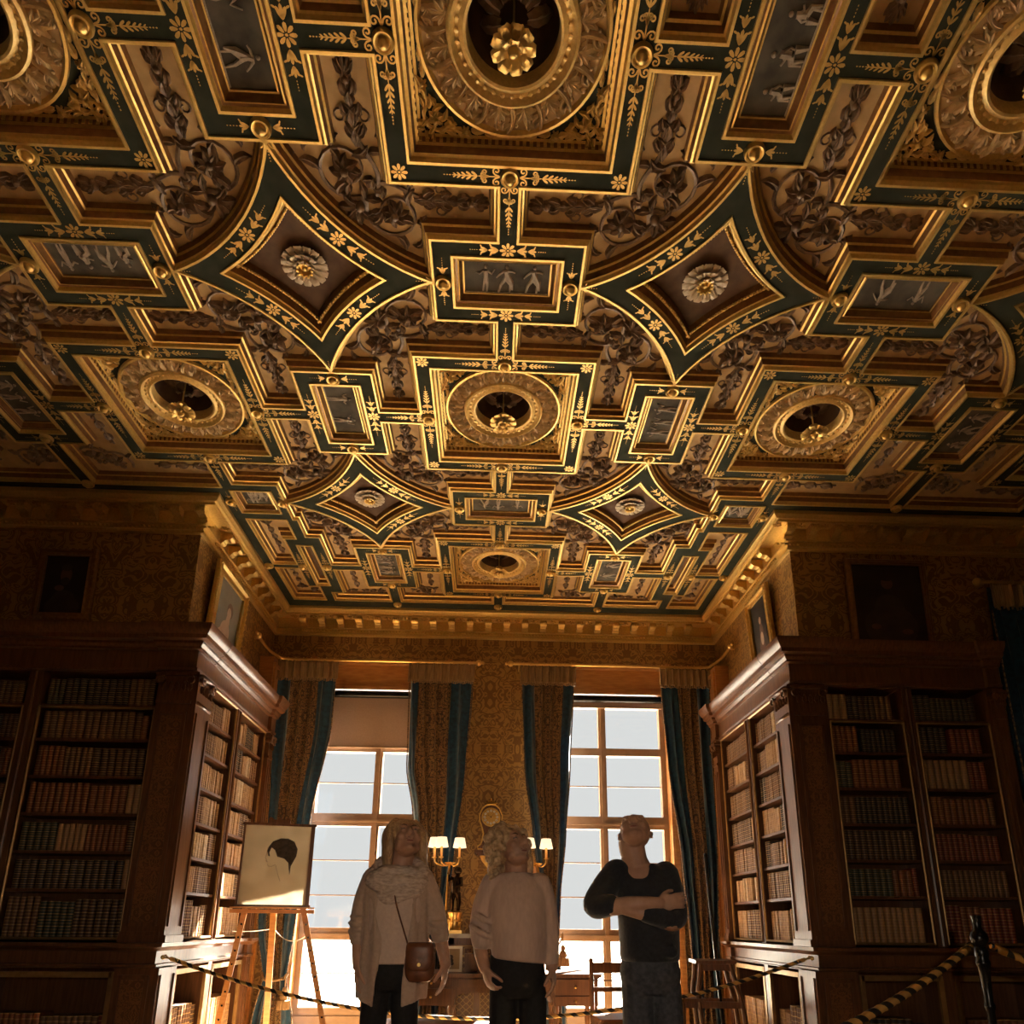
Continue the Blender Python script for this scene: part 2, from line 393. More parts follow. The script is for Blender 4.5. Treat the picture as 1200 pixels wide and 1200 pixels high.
# ---- the relief in a full scroll field
def scroll_full(extra=True):
    mb = MB(); z = RD
    def half(T):
        h = MB()
        cx, cy, r = .578, .792, .150
        pts = spiral(cx, cy, r, .035, -.35, 1.55, 1)
        h2 = smoothpath([(.845,.845,0),(.80,.74,0),(.735,.715,0),(pts[0][0],pts[0][1],0)], 5)
        stem(h, [(p.x,p.y) for p in h2[:-1]]+pts, .015, .006, z)
        for k, (i, L) in enumerate(((2,.10),(5,.11),(8,.10),(11,.09),(14,.085),(17,.07),(20,.06))):
            p, q = Vector(pts[i]), Vector(pts[i+1]); a = atan2(q.y-p.y, q.x-p.x)
            leaf(h, p.x, p.y, a + (-.55 if k % 2 else .75), L, .026, (1.7 if k % 2 == 0 else -1.5), .028, 3, 0, z, 7)
        for k in range(7):
            leaf(h, cx, cy, k*2*pi/7+.2, .078, .024, .8, .040, 2, 0, z, 6)
        h.ball((cx, cy, z-.030), .020, 8, 5)
        # the arm along the strip, ending in a palmette
        arm = smoothpath([(.70,.655,0),(.585,.640,0),(.44,.705,0),(.30,.716,0),(.13,.716,0)], 5)
        stem(h, [(p.x,p.y) for p in arm], .014, .006, z)
        for bx, L, sp in ((.47,.12,.9),(.385,.105,1.0),(.30,.085,.9),(.21,.085,.85)):
            for s in (-1, 1): leaf(h, bx, .714, pi - s*sp*.55, L, .025, s*1.5, .026, 3, 0, z, 7)
        for s in (-1, 1):
            sp = spiral(.345, .716+s*.052, .040, .010, -s*pi/2, 1.2, -s, 12); stem(h, sp, .007, .004, z, 0, 4)
        for s in (-1,-.5,0,.5,1): leaf(h, .175, .716, pi - s*1.0, .085-.02*abs(s), .017, s*.5, .028, 2, 0, z, 6)
        h.ball((.190,.716,z-.016), .017, 8, 5)
        for (x, y, a, L_, c) in ((.52,.675,2.4,.08,-1.4),(.50,.665,3.9,.07,1.5),(.425,.712,1.6,.07,1.6),(.425,.702,4.6,.07,-1.6),(.335,.73,1.9,.06,1.5),(.335,.70,4.4,.06,-1.5),(.26,.72,2.2,.075,1.2),(.26,.71,4.1,.075,-1.2),(.70,.90,1.2,.08,1.8),(.47,.83,2.7,.07,1.9),(.62,.66,.9,.06,-1.5),(.74,.80,2.6,.07,1.4),(.66,.63,-.6,.06,1.2)):
            leaf(h, x, y, a, L_, .021, c, .026, 3, 0, z, 7)
        # small tendrils into the corners
        for (x, y, a, c) in ((.450,.925,1.9,-2.2),(.505,1.02,.7,-2.0),(.66,.955,.4,1.8),(.43,.62,3.6,1.6),(.455,.855,2.4,1.6)):
            leaf(h, x, y, a, .085, .020, c, .022, 2, 0, z, 6)
        mb.merge(h, T)
    half(None)
    half(Matrix(((0,1,0,0),(1,0,0,0),(0,0,1,0),(0,0,0,1))))
    for a in (-.9,-.45,0,.45,.9): leaf(mb, .755, .755, pi/4+a*1.25, .13-.03*abs(a), .026, a*.8, .034, 3, 0, z, 7)
    for a in (-.5,.5): leaf(mb, .72,.72, pi/4+pi+a, .09, .022, a*1.5, .03, 2, 0, z, 6)
    mb.ball((.745,.745,z-.03), .026, 8, 5)
    return mb
def candelabrum(mb, x0, y0, x1, y1, w, z=RD):
    """an upright of paired leaves from one end of a field to the other"""
    d = Vector((x1-x0, y1-y0)); L = d.length; a = atan2(d.y, d.x); n = max(3, int(L/.105)); d.normalize()
    stem(mb, [(x0+d.x*L*i/8, y0+d.y*L*i/8) for i in range(9)], .010, .006, z)
    for i in range(n):
        t = (i+.3)/n*L; px, py = x0+d.x*t, y0+d.y*t
        for s in (-1, 1):
            leaf(mb, px, py, a+s*.75, min(.10, w*1.05), w*.26, -s*1.3, .026, 3, 0, z, 7)
        mb.ball((px, py, z-.02), .013, 6, 4)
    for s in (-1,0,1): leaf(mb, x1-d.x*.06, y1-d.y*.06, a+s*.7, .08, w*.2, s*.4, .028, 2, 0, z, 6)
def scroll_cut(ymax):
    mb = MB()
    yc = (SQ+ymax)/2 + .005; w = (ymax-SQ)*.5-.05
    candelabrum(mb, .52, yc, .12, yc, max(.05, w))
    candelabrum(mb, .715, .50, .715, .10, .085)
    cx, cy = (.80, min(yc+.02, .70)) if ymax > .8 else (.78, .62)
    for r, a0, sg in ((min(.13, (ymax-GL)*.30), 2.4, 1), (min(.10,(ymax-GL)*.22), -.6, -1)):
        X = cx if sg > 0 else cx+.13; Y = cy if sg > 0 else cy-.06
        pts = spiral(X, Y, r, .02, a0, 1.4, sg, 18); stem(mb, pts, .012, .005, RD)
        for k in range(6): leaf(mb, X, Y, k*pi/3, r*.62, r*.17, .7, .034, 2, 0, RD, 6)
        for i in (2,5,8,11): 
            p, q = Vector(pts[i]), Vector(pts[i+1]); leaf(mb, p.x, p.y, atan2(q.y-p.y, q.x-p.x)-.6*sg, .075, .02, -1.4*sg, .026, 3, 0, RD, 6)
    return mb

# ---- square coffer
def square_moulding():
    mb = MB()
    prof = [(-.009,0),(-.007,-.008),(.005,-.008),(.014,.014),(.028,.020),(.034,.060),(.046,.064),(.050,.092),(.062,.096)]
    rr_ = moulding(mb, rect(SQI,SQI), prof, [0,0,0,0,1,0,1,0], None)
    hole_ = [(.39*cos(2*pi*i/48), .39*sin(2*pi*i/48)) for i in range(48)]
    tt = geometry.tessellate_polygon([[Vector((p[0],p[1],0)) for p in rr_], [Vector((p[0],p[1],0)) for p in hole_[::-1]]])
    mb.add([(p[0],p[1],.096) for p in list(rr_)+hole_[::-1]], [tuple(x) for x in tt], 2)
    for s in range(4):
        R = Matrix.Rotation(s*pi/2, 4, 'Z')
        for i in range(27):
            x = -.416+.832*i/26; mb.box(x-.008, x+.008, -.437, -.421, .066, .094, 0, R)
    return mb
def ring_relief():
    mb = MB(); z = .094
    mb.lathe([(.404,z),(.400,z-.018),(.388,z-.020),(.380,z-.004),(.376,z)], 56, 1)
    mb.lathe([(.378,z-.001),(.270,z-.004)], 56, 2)
    n = 16
    for k in range(n):
        a = 2*pi*k/n
        c_, s_ = cos(a), sin(a)
        # a strap leaf, a spreading palmette and little berries in turn
        leaf(mb, .276*c_, .276*s_, a-.45, .130, .015, 1.2, .030, 1, 0, z-.003, 9)
        b_ = a+pi/n
        for d_, L_, W_ in ((-.95,.060,.013),(-.5,.080,.014),(0,.098,.015),(.5,.080,.014),(.95,.060,.013)):
            leaf(mb, .278*cos(b_), .278*sin(b_), b_+d_*.75, L_, W_, d_*.9, .028, 2, 0, z-.003, 8)
        for d_ in (-.6,0,.6): leaf(mb, .374*cos(a+.10), .374*sin(a+.10), a+.10+pi+d_, .050, .011, d_, .024, 2, 0, z-.003, 6)
        leaf(mb, .330*cos(a+.02), .330*sin(a+.02), a+1.7, .050, .012, -1.3, .026, 2, 0, z-.003, 6)
        leaf(mb, .320*cos(a+.22), .320*sin(a+.22), a-1.2, .045, .011, 1.3, .024, 2, 0, z-.003, 6)
        for d_, r_ in ((-.07,.350),(.30,.300),(.17,.368)): mb.ball((r_*cos(a+d_), r_*sin(a+d_), z-.014), .0085, 6, 4)
    return mb
def inner_frame():
    mb = MB(); z = .094
    prof = [(.276,z),(.272,z-.026),(.260,z-.034),(.250,z-.024),(.240,z-.010),(.226,z-.006),(.214,z-.014),(.206,z-.020),(.196,z-.016),(.190,z),(.188,z+.05)]
    mb.lathe(prof, 48, 0)
    for k in range(36):
        a = 2*pi*k/36; mb.ball((.233*cos(a), .233*sin(a), z-.012), .011, 6, 4, 0, (1,1,.7))
    return mb
def dome():
    mb = MB(); z = .14
    mb.lathe([(.189,z),(.186,z+.10),(.15,z+.18),(.08,z+.22),(.001,z+.23)], 32, 0)
    for k in range(8):
        a = 2*pi*k/8+.2
        M4 = Matrix.Translation((.10*cos(a), .10*sin(a), z+.09)) @ Matrix.Rotation(a, 4, 'Z') @ Matrix.Rotation(-.75, 4, 'Y')
        h = MB(); leaf(h, -.07, 0, 0, .16, .042, 0, .04, 3, 1); mb.merge(h, M4)
    return mb
def pendant():
    mb = MB()
    for ring, (n, r, tilt, L, W) in enumerate(((9,.032,.25,.062,.030),(7,.020,.85,.050,.024))):
        for k in range(n):
            a = 2*pi*k/n + ring*.4
            M4 = Matrix.Translation((r*cos(a), r*sin(a), -.01*ring)) @ Matrix.Rotation(a, 4, 'Z') @ Matrix.Rotation(tilt, 4, 'Y')
            h = MB(); leaf(h, 0, 0, 0, L, W, 0, .018, 2, 0, 0, 7, .2); mb.merge(h, M4)
    mb.ball((0,0,-.03), .024, 10, 6)
    mb.tube([(0,0,0),(0,0,.30)], [.006,.005], 6)
    mb.lathe([(.001,.055),(.032,.045),(.036,.01),(.02,-.005)], 10)
    return mb
def spandrels():
    mb = MB(); z = .096
    for s in range(4):
        h = MB()
        for k in range(6): leaf(h, .340,.340, k*pi/3, .040, .015, .3, .024, 2, 0, z, 5)
        h.ball((.340,.340,z-.024), .013, 6, 4)
        for m in (0,1):
            T = None if m == 0 else Matrix(((0,1,0,0),(1,0,0,0),(0,0,1,0),(0,0,0,1)))
            g = MB()
            stem(g, [(p.x,p.y) for p in smoothpath([(.375,.375,0),(.395,.32,0),(.375,.27,0),(.398,.22,0)], 4)], .010, .005, z)
            stem(g, spiral(.378,.275,.026,.008,0,1.2,1,10), .007, .005, z, 0, 4)
            for (x, y, a, c) in ((.39,.335,-1.1,-1.6),(.385,.26,-1.9,1.4),(.398,.225,-1.6,.8),(.392,.385,.3,-1.2),(.392,.30,-1.9,1.2)):
                leaf(g, x, y, a, .058, .015, c, .022, 2, 0, z, 6)
            for (x, y, a, L_, c) in ((.395,.36,-.4,.05,1.),(.37,.30,-2.4,.06,1.3),(.362,.262,2.9,.045,-1.2),(.40,.24,-1.2,.05,-1.4),(.385,.18,-1.57,.075,.0),(.385,.18,-1.2,.055,-.9),(.385,.18,-1.95,.055,.9),(.350,.315,-2.0,.06,-1.1),(.372,.345,.4,.05,.6),(.395,.12,-1.57,.06,0)):
                leaf(g, x, y, a, L_, .013, c, .024, 2, 0, z, 6)
            for k in range(5): leaf(g, .388,.205, k*2*pi/5, .022, .009, 0, .018, 1, 0, z, 4)
            g.ball((.388,.205,z-.016), .008, 6, 4)
            h.merge(g, T)
        mb.merge(h, Matrix.Rotation(s*pi/2, 4, 'Z'))
    return mb
# ---- star coffer
def star_moulding():
    mb = MB()
    prof = [(-.009,0),(-.007,-.008),(.005,-.008),(.013,.014),(.020,.018),(.032,.060),(.042,.064),(.052,.060),(.060,.095)]
    poly = ccw(star_poly()); moulding(mb, poly, prof, [0,0,0,0,1,0,1,1], 2)
    r = inset(poly, .046)
    for i in range(len(r)):
        a = Vector(r[i]); b = Vector(r[(i+1) % len(r)])
        for t in (0, .33, .66): 
            p = a.lerp(b, t); mb.ball((p.x, p.y, .056), .0095, 6, 4)
    return mb
def star_rosette():
    mb = MB(); z = .095
    for ring, (n, r0, L, W, up) in enumerate(((15,.048,.080,.026,.22),(13,.040,.062,.021,.50),(9,.036,.040,.017,.85))):
        for k in range(n):
            a = 2*pi*k/n+ring*.2
            M4 = Matrix.Translation((r0*cos(a), r0*sin(a), z-.012-ring*.012)) @ Matrix.Rotation(a, 4, 'Z') @ Matrix.Rotation(up, 4, 'Y')
            h = MB(); leaf(h, 0,0,0, L, W, 0, .014, 2, 0, 0, 7, .22); mb.merge(h, M4)
    return mb
def rosette_heart():
    mb = MB(); z = .095
    mb.lathe([(.050,z),(.052,z-.040),(.044,z-.058),(.034,z-.056),(.028,z-.035),(.001,z-.035)], 20)
    for k in range(10): mb.ball((.041*cos(k*pi/5), .041*sin(k*pi/5), z-.056), .010, 6, 4)
    mb.ball((0,0,z-.042), .015, 8, 5)
    return mb
# ---- picture panel (long side along x)
def panel_frame(hl=PL, hw=PW):
    mb = MB()
    prof = [(-.009,0),(-.007,-.009),(.006,-.009),(.016,.010),(.026,.014),(.034,.010),(.040,.040),(.050,.050),(.052,.040),(.060,.040),(.062,.056)]
    moulding(mb, rect(hl,hw), prof, [0,0,0,1,0,1,1,0,0,1], None)
    return mb
def figure(mb, x, y, s, pose, mi=0, z=-.004, flip=1):
    """a small classical figure in low relief, feet at (x, y), s tall"""
    def cap(pts, r):
        P3 = [(x+flip*p[0]*s, y+p[1]*s, z) for p in pts]; k = len(P3)
        mb.tube(P3, [q*s for q in (r if hasattr(r,'__len__') else [r]*k)], 6, mi)
    rnd = random.Random(pose*17+3); l = rnd.uniform(-.1,.1)
    if pose % 4 == 3:      # seated
        cap([(-.02,.62),(0,.36)], [.085,.10]); cap([(0,.36),(.18,.30),(.20,.02)], [.085,.06,.035]); cap([(0,.34),(.14,.24),(.10,0)], [.08,.055,.035])
        cap([(-.04,.58),(.10,.46),(.22,.52)], [.045,.038,.028]); cap([(-.05,.57),(-.16,.42),(-.12,.30)], [.045,.035,.028])
        mb.ball((x+flip*.0*s, y+.76*s, z), .068*s, 8, 6, mi); cap([(-.12,.30),(-.16,0)], [.10,.05])
    else:
        st = (.10,.16,.06)[pose % 3]
        cap([(0,.82),(l*.3,.66),(0,.50)], [.085,.075,.09]); cap([(-.02,.50),(-st,.26),(-st*1.4,0)], [.075,.05,.03]); cap([(.02,.50),(st,.27),(st*.8,0)], [.075,.05,.03])
        up = (.30,-.25,.12)[pose % 3]
        cap([(-.07,.78),(-.19,.66),(-.30,.66+up*.5)], [.04,.033,.024]); cap([(.07,.78),(.20,.70-up*.3),(.30,.80+up*.3)], [.04,.033,.024])
        mb.ball((x+flip*l*.4*s, y+.93*s, z), .062*s, 8, 6, mi)
        if pose % 2: cap([(.05,.70),(.16,.40),(.22,.10)], [.05,.10,.03])
    return mb
def painting_inset(hl, hw, vertical, seed, empty=False):
    """the grey picture, its figures standing along the long side"""
    g = MB(); g.box(-hl+.055, hl-.055, -hw+.055, hw-.055, .048, .062, 0)
    f = MB(); rnd = random.Random(seed); n = rnd.choice((2,3,3,4))
    if vertical:
        n = 2
    W = hl-.09; s = 2*hw-.145
    for i in range(n):
        x = -W+2*W*(i+.5)/n+rnd.uniform(-.02,.02)
        figure(f, x, -hw+.068, s*rnd.uniform(.85,1.), rnd.randrange(4), 0, .046, rnd.choice((-1,1)))
    f.box(-hl+.065, hl-.065, -hw+.060, -hw+.066, .044, .048, 0)
    return g, f
# ---- boss
def boss_mesh():
    mb = MB()
    mb.lathe([(.046,.002),(.046,-.012),(.040,-.022),(.032,-.020),(.029,-.012),(.024,-.014),(.022,-.030),(.012,-.040),(.001,-.042)], 24)
    return mb
# ---- painted gilt ornament on the green ribs
def ell(mb, x, y, a, L, W, n=8, z=-.0025):
    ca, sa = cos(a), sin(a); vs = []
    for i in range(n):
        t = 2*pi*i/n; u = L/2+L/2*cos(t); v = W*sin(t)*(.55+.45*(u/L)); vs.append((x+u*ca-v*sa, y+u*sa+v*ca, z))
    mb.add(vs, [tuple(range(n-1,-1,-1))])
def flower(mb, x, y, r, n=8):
    for k in range(n): ell(mb, x+.22*r*cos(2*pi*k/n), y+.22*r*sin(2*pi*k/n), 2*pi*k/n, r*.80, r*.24)
    ell(mb, x-.16*r, y, 0, .32*r, .16*r)
def tulip(mb, x, y, a, s):
    for d, L in ((-.5,.9),(0,1.),(.5,.9)): ell(mb, x, y, a+d*.8, s*L, s*.17)
    for d in (-1,1): ell(mb, x+.75*s*cos(a+d*.42), y+.75*s*sin(a+d*.42), a+d*1.1, s*.4, s*.1)
def dots(mb, x, y, a, n, step, r):
    for i in range(n): ell(mb, x+cos(a)*i*step, y+sin(a)*i*step, a, r*2, r*.8, 6)
def curl2(mb, x, y, a, r, s, w=.0035):
    pts = [(x+cos(a)*r*1.6*t+0, y+sin(a)*r*1.6*t) for t in (0,)]
    sp = spiral(x+cos(a)*r*1.3-sin(a)*s*r, y+sin(a)*r*1.3+cos(a)*s*r, r, r*.25, a-s*pi/2, 1.15, s, 11)
    L = [(x,y)]+sp; vs = []; fs = []
    for i, p in enumerate(L):
        q = L[min(i+1,len(L)-1)]; o = L[max(i-1,0)]; d = Vector((q[0]-o[0], q[1]-o[1])); d = d.normalized() if d.length else Vector((1,0))
        vs += [(p[0]-d.y*w, p[1]+d.x*w, -.0025), (p[0]+d.y*w, p[1]-d.x*w, -.0025)]
    for i in range(len(L)-1): fs.append((2*i, 2*i+1, 2*i+3, 2*i+2))
    mb.add(vs, fs)
def spray(mb, x, y, a, L):
    """scroll, then leaves in pairs, then dots"""
    c, s = cos(a), sin(a)
    for sg in (-1,1): 
        curl2(mb, x+c*.0*L, y+s*.0*L, a+sg*.35, L*.075, sg); curl2(mb, x+c*.20*L, y+s*.20*L, a+sg*.3, L*.060, -sg); curl2(mb, x+c*.24*L, y+s*.24*L, a+sg*.5, L*.05, sg)
    ell(mb, x, y, a, L*.42, L*.016)
    for t, w in ((.40,.13),(.50,.12),(.60,.10),(.69,.085),(.77,.07)):
        for sg in (-1,1): ell(mb, x+c*t*L, y+s*t*L, a+sg*.6, w*L, w*L*.20)
        ell(mb, x+c*t*L, y+s*t*L, a, w*L*1.1, w*L*.14)
    dots(mb, x+c*.86*L, y+s*.86*L, a, 3, L*.05, L*.018)
def garland(mb, x, y, a, s):
    """flower between two runs of tulips, lying along direction a"""
    flower(mb, x, y, s*.9)
    for sg in (0, pi):
        c, q = cos(a+sg), sin(a+sg)
        tulip(mb, x+c*s*1.0, y+q*s*1.0, a+sg, s*1.15); tulip(mb, x+c*s*2.2, y+q*s*2.2, a+sg, s*.95); dots(mb, x+c*s*3.3, y+q*s*3.3, a+sg, 4, s*.24, s*.08)
def boss_sprig(mb, x, y, dirs, s=.045):
    for a in dirs:
        c, q = cos(a), sin(a); tulip(mb, x+c*.052, y+q*.052, a, s); dots(mb, x+c*(.056+s), y+q*(.056+s), a, 4, .014, .0042)

# ------------------------------------------------------------------ lay out the ceiling
holes = []        # outlines cut from the green plate
parts_full = []   # (kind, x, y, sx, sy, extra)
CEIL = MB()
sten = {}         # one painted pattern per cell
def S(key): return sten.setdefault(key, MB())

ME = {}
def cache(name, fn):
    if name not in ME: ME[name] = fn()
    return ME[name]

MEDGE = 5.245        # cornice edge of the main room
BEDGE, BX = 7.350, 2.315   # cornice edge in the bay
todo = []
def field(poly, kind, cx, cy, sx=1, sy=1):
    pl = [(cx+sx*p[0], cy+sy*p[1]) for p in poly]
    holes.append(ccw(pl)); todo.append((kind, cx, cy, sx, sy))
QF = quad_full(); QM = quad_cut(.905); QB = quad_cut(.752)
for k in (1, 2):
    for i in range(-2, 3):
        cx, cy = i*P, ROW[k]
        field(rect(SQI,SQI), 'square', cx, cy)
        for sx in (1,-1):
            for sy in (1,-1):
                cut = (k == 2 and sy == 1 and ((i == -1 and sx == -1) or (i == 1 and sx == 1) or abs(i) == 2))
                field(QM if cut else QF, 'cut_main' if cut else 'full', cx, cy, sx, sy)
field(rect(SQI,SQI), 'square', 0, ROW[3])
for sx in (1,-1):
    field(QF, 'full', 0, ROW[3], sx, -1); field(QB, 'cut_bay', 0, ROW[3], sx, 1)
# bay sides
QC = [(SQ,SQ),(SQ,RB),(H-GW,RB),(H-GW,GL)] + [(sqrt(RARC**2-GL**2),GL)] + arc(0,0,RARC,math.asin(GL/RARC),pi/2-math.asin(GL/RARC),12)[1:-1] + [(GL,sqrt(RARC**2-GL**2)),(GL,H-GW),(.445,H-GW),(.445,SQ)]
QD = quad_cut(.752, H-RB, RB, .445)
QA = [(.0,.04),(.235,.04),(.235,.53),(.345,.53),(.345,.845),(.0,.845)]
QA2 = [(.0,.04),(.235,.04),(.235,.43),(.345,.43),(.345,.752),(.0,.752)]
for s in (1,-1):
    ox = -s*P
    field(QC, 'bay_near', ox, ROW[3], s, -1); field(QD, 'bay_far', ox, ROW[3], s, 1)
    field(QA, 'bay_edge_near', ox, ROW[3], s, -1); field(QA2, 'bay_edge_far', ox, ROW[3], s, 1)
    field([(p[0]+.392, p[1]) for p in rect(.070,.405)], 'bay_slot', ox, ROW[3], s, 1)
for k in (1, 2):
    for i in (-2.5,-1.5,-.5,.5,1.5,2.5):
        if abs(i) < 2: field(rect(PW,PL), 'panel_v', i*P, ROW[k])
for i in (-.5,.5): field(rect(PW,PL), 'panel_v', i*P, ROW[3])
for i in (-2,-1,0,1,2): field(rect(PL,PW), 'panel_h', i*P, ROW[1]+H)
field(rect(PL,PW), 'panel_h', 0, ROW[2]+H)
for s in (1,-1): field([(p[0]+.165,p[1]) for p in rect(.165,PW)], 'panel_half', -s*P, ROW[2]+H, s, 1)
ST = star_poly()
for i in (-1.5,-.5,.5,1.5): field(ST, 'star', i*P, ROW[1]+H)
for i in (-.5,.5): field(ST, 'star', i*P, ROW[2]+H)

# the green plate with the fields cut out
outline = [(-5.9,-2.9),(5.9,-2.9),(5.9,5.30),(2.36,5.30),(2.36,7.40),(-2.36,7.40),(-2.36,5.30),(-5.9,5.30)]
def inside(p, poly):
    c = False; n = len(poly); x, y = p; j = n-1
    for i in range(n):
        xi, yi = poly[i]; xj, yj = poly[j]
        if (yi > y) != (yj > y) and x < (xj-xi)*(y-yi)/(yj-yi)+xi: c = not c
        j = i
    return c
cv = []; ce = []
for pl in [outline]+holes:
    b = len(cv); n = len(pl)
    cv += [Vector((p[0], p[1])) for p in pl]; ce += [(b+i, b+(i+1) % n) for i in range(n)]
r = geometry.delaunay_2d_cdt(cv, ce, [], 0, 1e-6)
bbs = [(min(p[0] for p in h), max(p[0] for p in h), min(p[1] for p in h), max(p[1] for p in h)) for h in holes]
keep = []
for f in r[2]:
    c = sum((r[0][i] for i in f), Vector((0,0)))/3
    if not inside(c, outline): continue
    if any(b[0] <= c.x <= b[1] and b[2] <= c.y <= b[3] and inside(c, h) for b, h in zip(bbs, holes)): continue
    keep.append(tuple(f)[::-1])
CEIL.add([(p.x, p.y, 0) for p in r[0]], keep)
ceiling = struct(CEIL.build('ceiling', M['rib_green'], None, (0,0,ZC)))

GM = [M['gilt'], M['shaded_dark_gilt'], M['buff'], M['rib_green'], M['umber']]
def fieldmesh(name, poly, ground=2):
    def f():
        mb = MB(); moulding(mb, ccw(poly), COF, COFM, ground); return mb.mesh(name, GM)
    return cache(name, f)
def part(name, me, parent, loc=None, scale=None, rotz=None): return obj(name, me, parent, loc, scale, rotz)
def relief(name, fn): return cache('r_'+name, lambda: fn().mesh('scroll_relief', M['scroll'], 50))
def edge_relief(y0, y1):
    mb = MB(); candelabrum(mb, .118, y0, .118, y1, .075)
    for a in (-.4,.3,1.): leaf(mb, .20, y1+.03 if y1 > y0 else y1, a, .08, .02, .6, .026, 2, 0, RD, 6)
    return mb
def bay_near_relief():
    mb = scroll_full(); keep = MB()
    ids = [i for i, f in enumerate(mb.f) if all(mb.v[j].x > .475 or mb.v[j].y < .6 for j in f)]
    keep.v = mb.v; keep.f = [mb.f[i] for i in ids]; keep.m = [0]*len(ids); return keep
def bay_far_relief():
    mb = MB(); candelabrum(mb, .715, .58, .715, .10, .085); candelabrum(mb, .74, .655, .98, .655, .06); candelabrum(mb, .70, .655, .50, .655, .055); return mb
sqm = square_moulding().mesh('square_coffer', [M['gilt'], M['shaded_dark_gilt'], M['rib_green']])
sq_parts = [('acanthus_ring', ring_relief().mesh('acanthus_ring', [M['leaf_buff'], M['gilt'], M['buff']], 50)),
            ('ring_frame', inner_frame().mesh('ring_frame', M['gilt_relief'])),
            ('dome', dome().mesh('dome', [M['umber'], M['scroll']], 50)),
            ('pendant_flower', pendant().mesh('pendant_flower', M['gilt'], 50)),
            ('corner_foliage', spandrels().mesh('corner_foliage', M['gilt_relief'], 50))]
stm = star_moulding().mesh('star_coffer', [M['gilt'], M['shaded_dark_gilt'], M['umber']])
ros = star_rosette().mesh('rosette', M['petal'], 50); heart = rosette_heart().mesh('rosette_heart', M['gilt'])
seed = 0
def picture(name, hl, hw, cx, cy, rot, sx=1):
    global seed
    seed += 1
    pf = part('picture_panel', cache('pf_%s' % name, lambda: panel_frame(hl, hw).mesh('picture_panel', GM)), ceiling, (cx,cy,0), None, rot)
    g, f = painting_inset(hl, hw, False, seed)
    g = g.build('painting', M['grisaille_ground'], pf); f.build('painted_figures', M['grisaille'], g)
for kind, cx, cy, sx, sy in todo:
    sc = (sx, sy, 1) if (sx, sy) != (1, 1) else None
    if kind == 'square':
        o = part('square_coffer', sqm, ceiling, (cx,cy,0))
        for n_, me in sq_parts: part(n_, me, o)
    elif kind in ('full','cut_main','cut_bay','bay_near','bay_far','bay_edge_near','bay_edge_far'):
        poly, fn = {'full':(QF, scroll_full), 'cut_main':(QM, lambda: scroll_cut(.905)), 'cut_bay':(QB, lambda: scroll_cut(.752)),
                    'bay_near':(QC, bay_near_relief), 'bay_far':(QD, bay_far_relief),
                    'bay_edge_near':(QA, lambda: edge_relief(.12,.72)), 'bay_edge_far':(QA2, lambda: edge_relief(.12,.62))}[kind]
        o = part('scroll_coffer', fieldmesh('scroll_coffer_'+kind, poly), ceiling, (cx,cy,0), sc)
        part('scroll_relief', relief(kind, fn), o)
    elif kind == 'bay_slot':
        o = part('slot_coffer', fieldmesh('slot_coffer', [(p[0]+.392, p[1]) for p in rect(.070,.405)], 4), ceiling, (cx,cy,0), sc)
    elif kind == 'panel_h': picture('h', PL, PW, cx, cy, pi if (cx == 0 and cy < 4) else 0)
    elif kind == 'panel_v': picture('h', PL, PW, cx, cy, pi/2 if (cx > 0) else -pi/2)
    elif kind == 'panel_half': picture('half', .165, PW, cx+sx*.165, cy, 0)
    elif kind == 'star':
        o = part('star_coffer', stm, ceiling, (cx,cy,0)); q = part('rosette', ros, o); part('rosette_heart', heart, q)

# bosses and the painted gilding
bossm = boss_mesh().mesh('boss', M['gilt'])
MIDB = (SQ+SQI)/2
bosses = set()
def boss(x, y):
    if (round(x,2), round(y,2)) in bosses: return
    bosses.add((round(x,2), round(y,2))); part('boss', bossm, ceiling, (x,y,0))
def in_room(x, y): return y < MEDGE-.06 or (y < BEDGE-.05 and abs(x) < BX-.03)
for (i, k) in [(i,k) for k in (1,2) for i in range(-2,3)]+[(0,3)]:
    cx, cy = i*P, ROW[k]; st = S((i,k))
    for q in range(4):
        a = q*pi/2; ux, uy = cos(a), sin(a); bx, by = cx+ux*MIDB, cy+uy*MIDB
        boss(bx, by)
        for da, L in ((pi/2,.27),(-pi/2,.27)): spray(st, bx+cos(a+da)*.045, by+sin(a+da)*.045, a+da, L)
        if not (k == 3 and q == 1): spray(st, bx+ux*.045, by+uy*.045, a, .25)
        flower(st, cx+MIDB*(1 if q in (0,3) else -1), cy+MIDB*(1 if q < 2 else -1), .040)
        # along the arcs between scroll field and star
        sx, sy = (1 if q in (0,3) else -1), (1 if q < 2 else -1)
        if k == 3 and sy > 0: continue
        if k == 2 and sy > 0 and ((i == -1 and sx < 0) or (i == 1 and sx > 0) or abs(i) == 2): continue
        rr = (RARC+RSTAR)/2; aa = atan2(sy, sx)
        x, y = cx+rr*cos(aa), cy+rr*sin(aa)
        flower(st, x, y, .042)
        for sg in (-1, 1):
            for (d, s_) in ((.055,.055),(.113,.048)):
                b = aa+sg*d/rr; tulip(st, cx+rr*cos(b), cy+rr*sin(b), b+sg*pi/2, s_)
            b = aa+sg*.165/rr; dots(st, cx+rr*cos(b), cy+rr*sin(b), b+sg*pi/2, 4, .014, .0045)
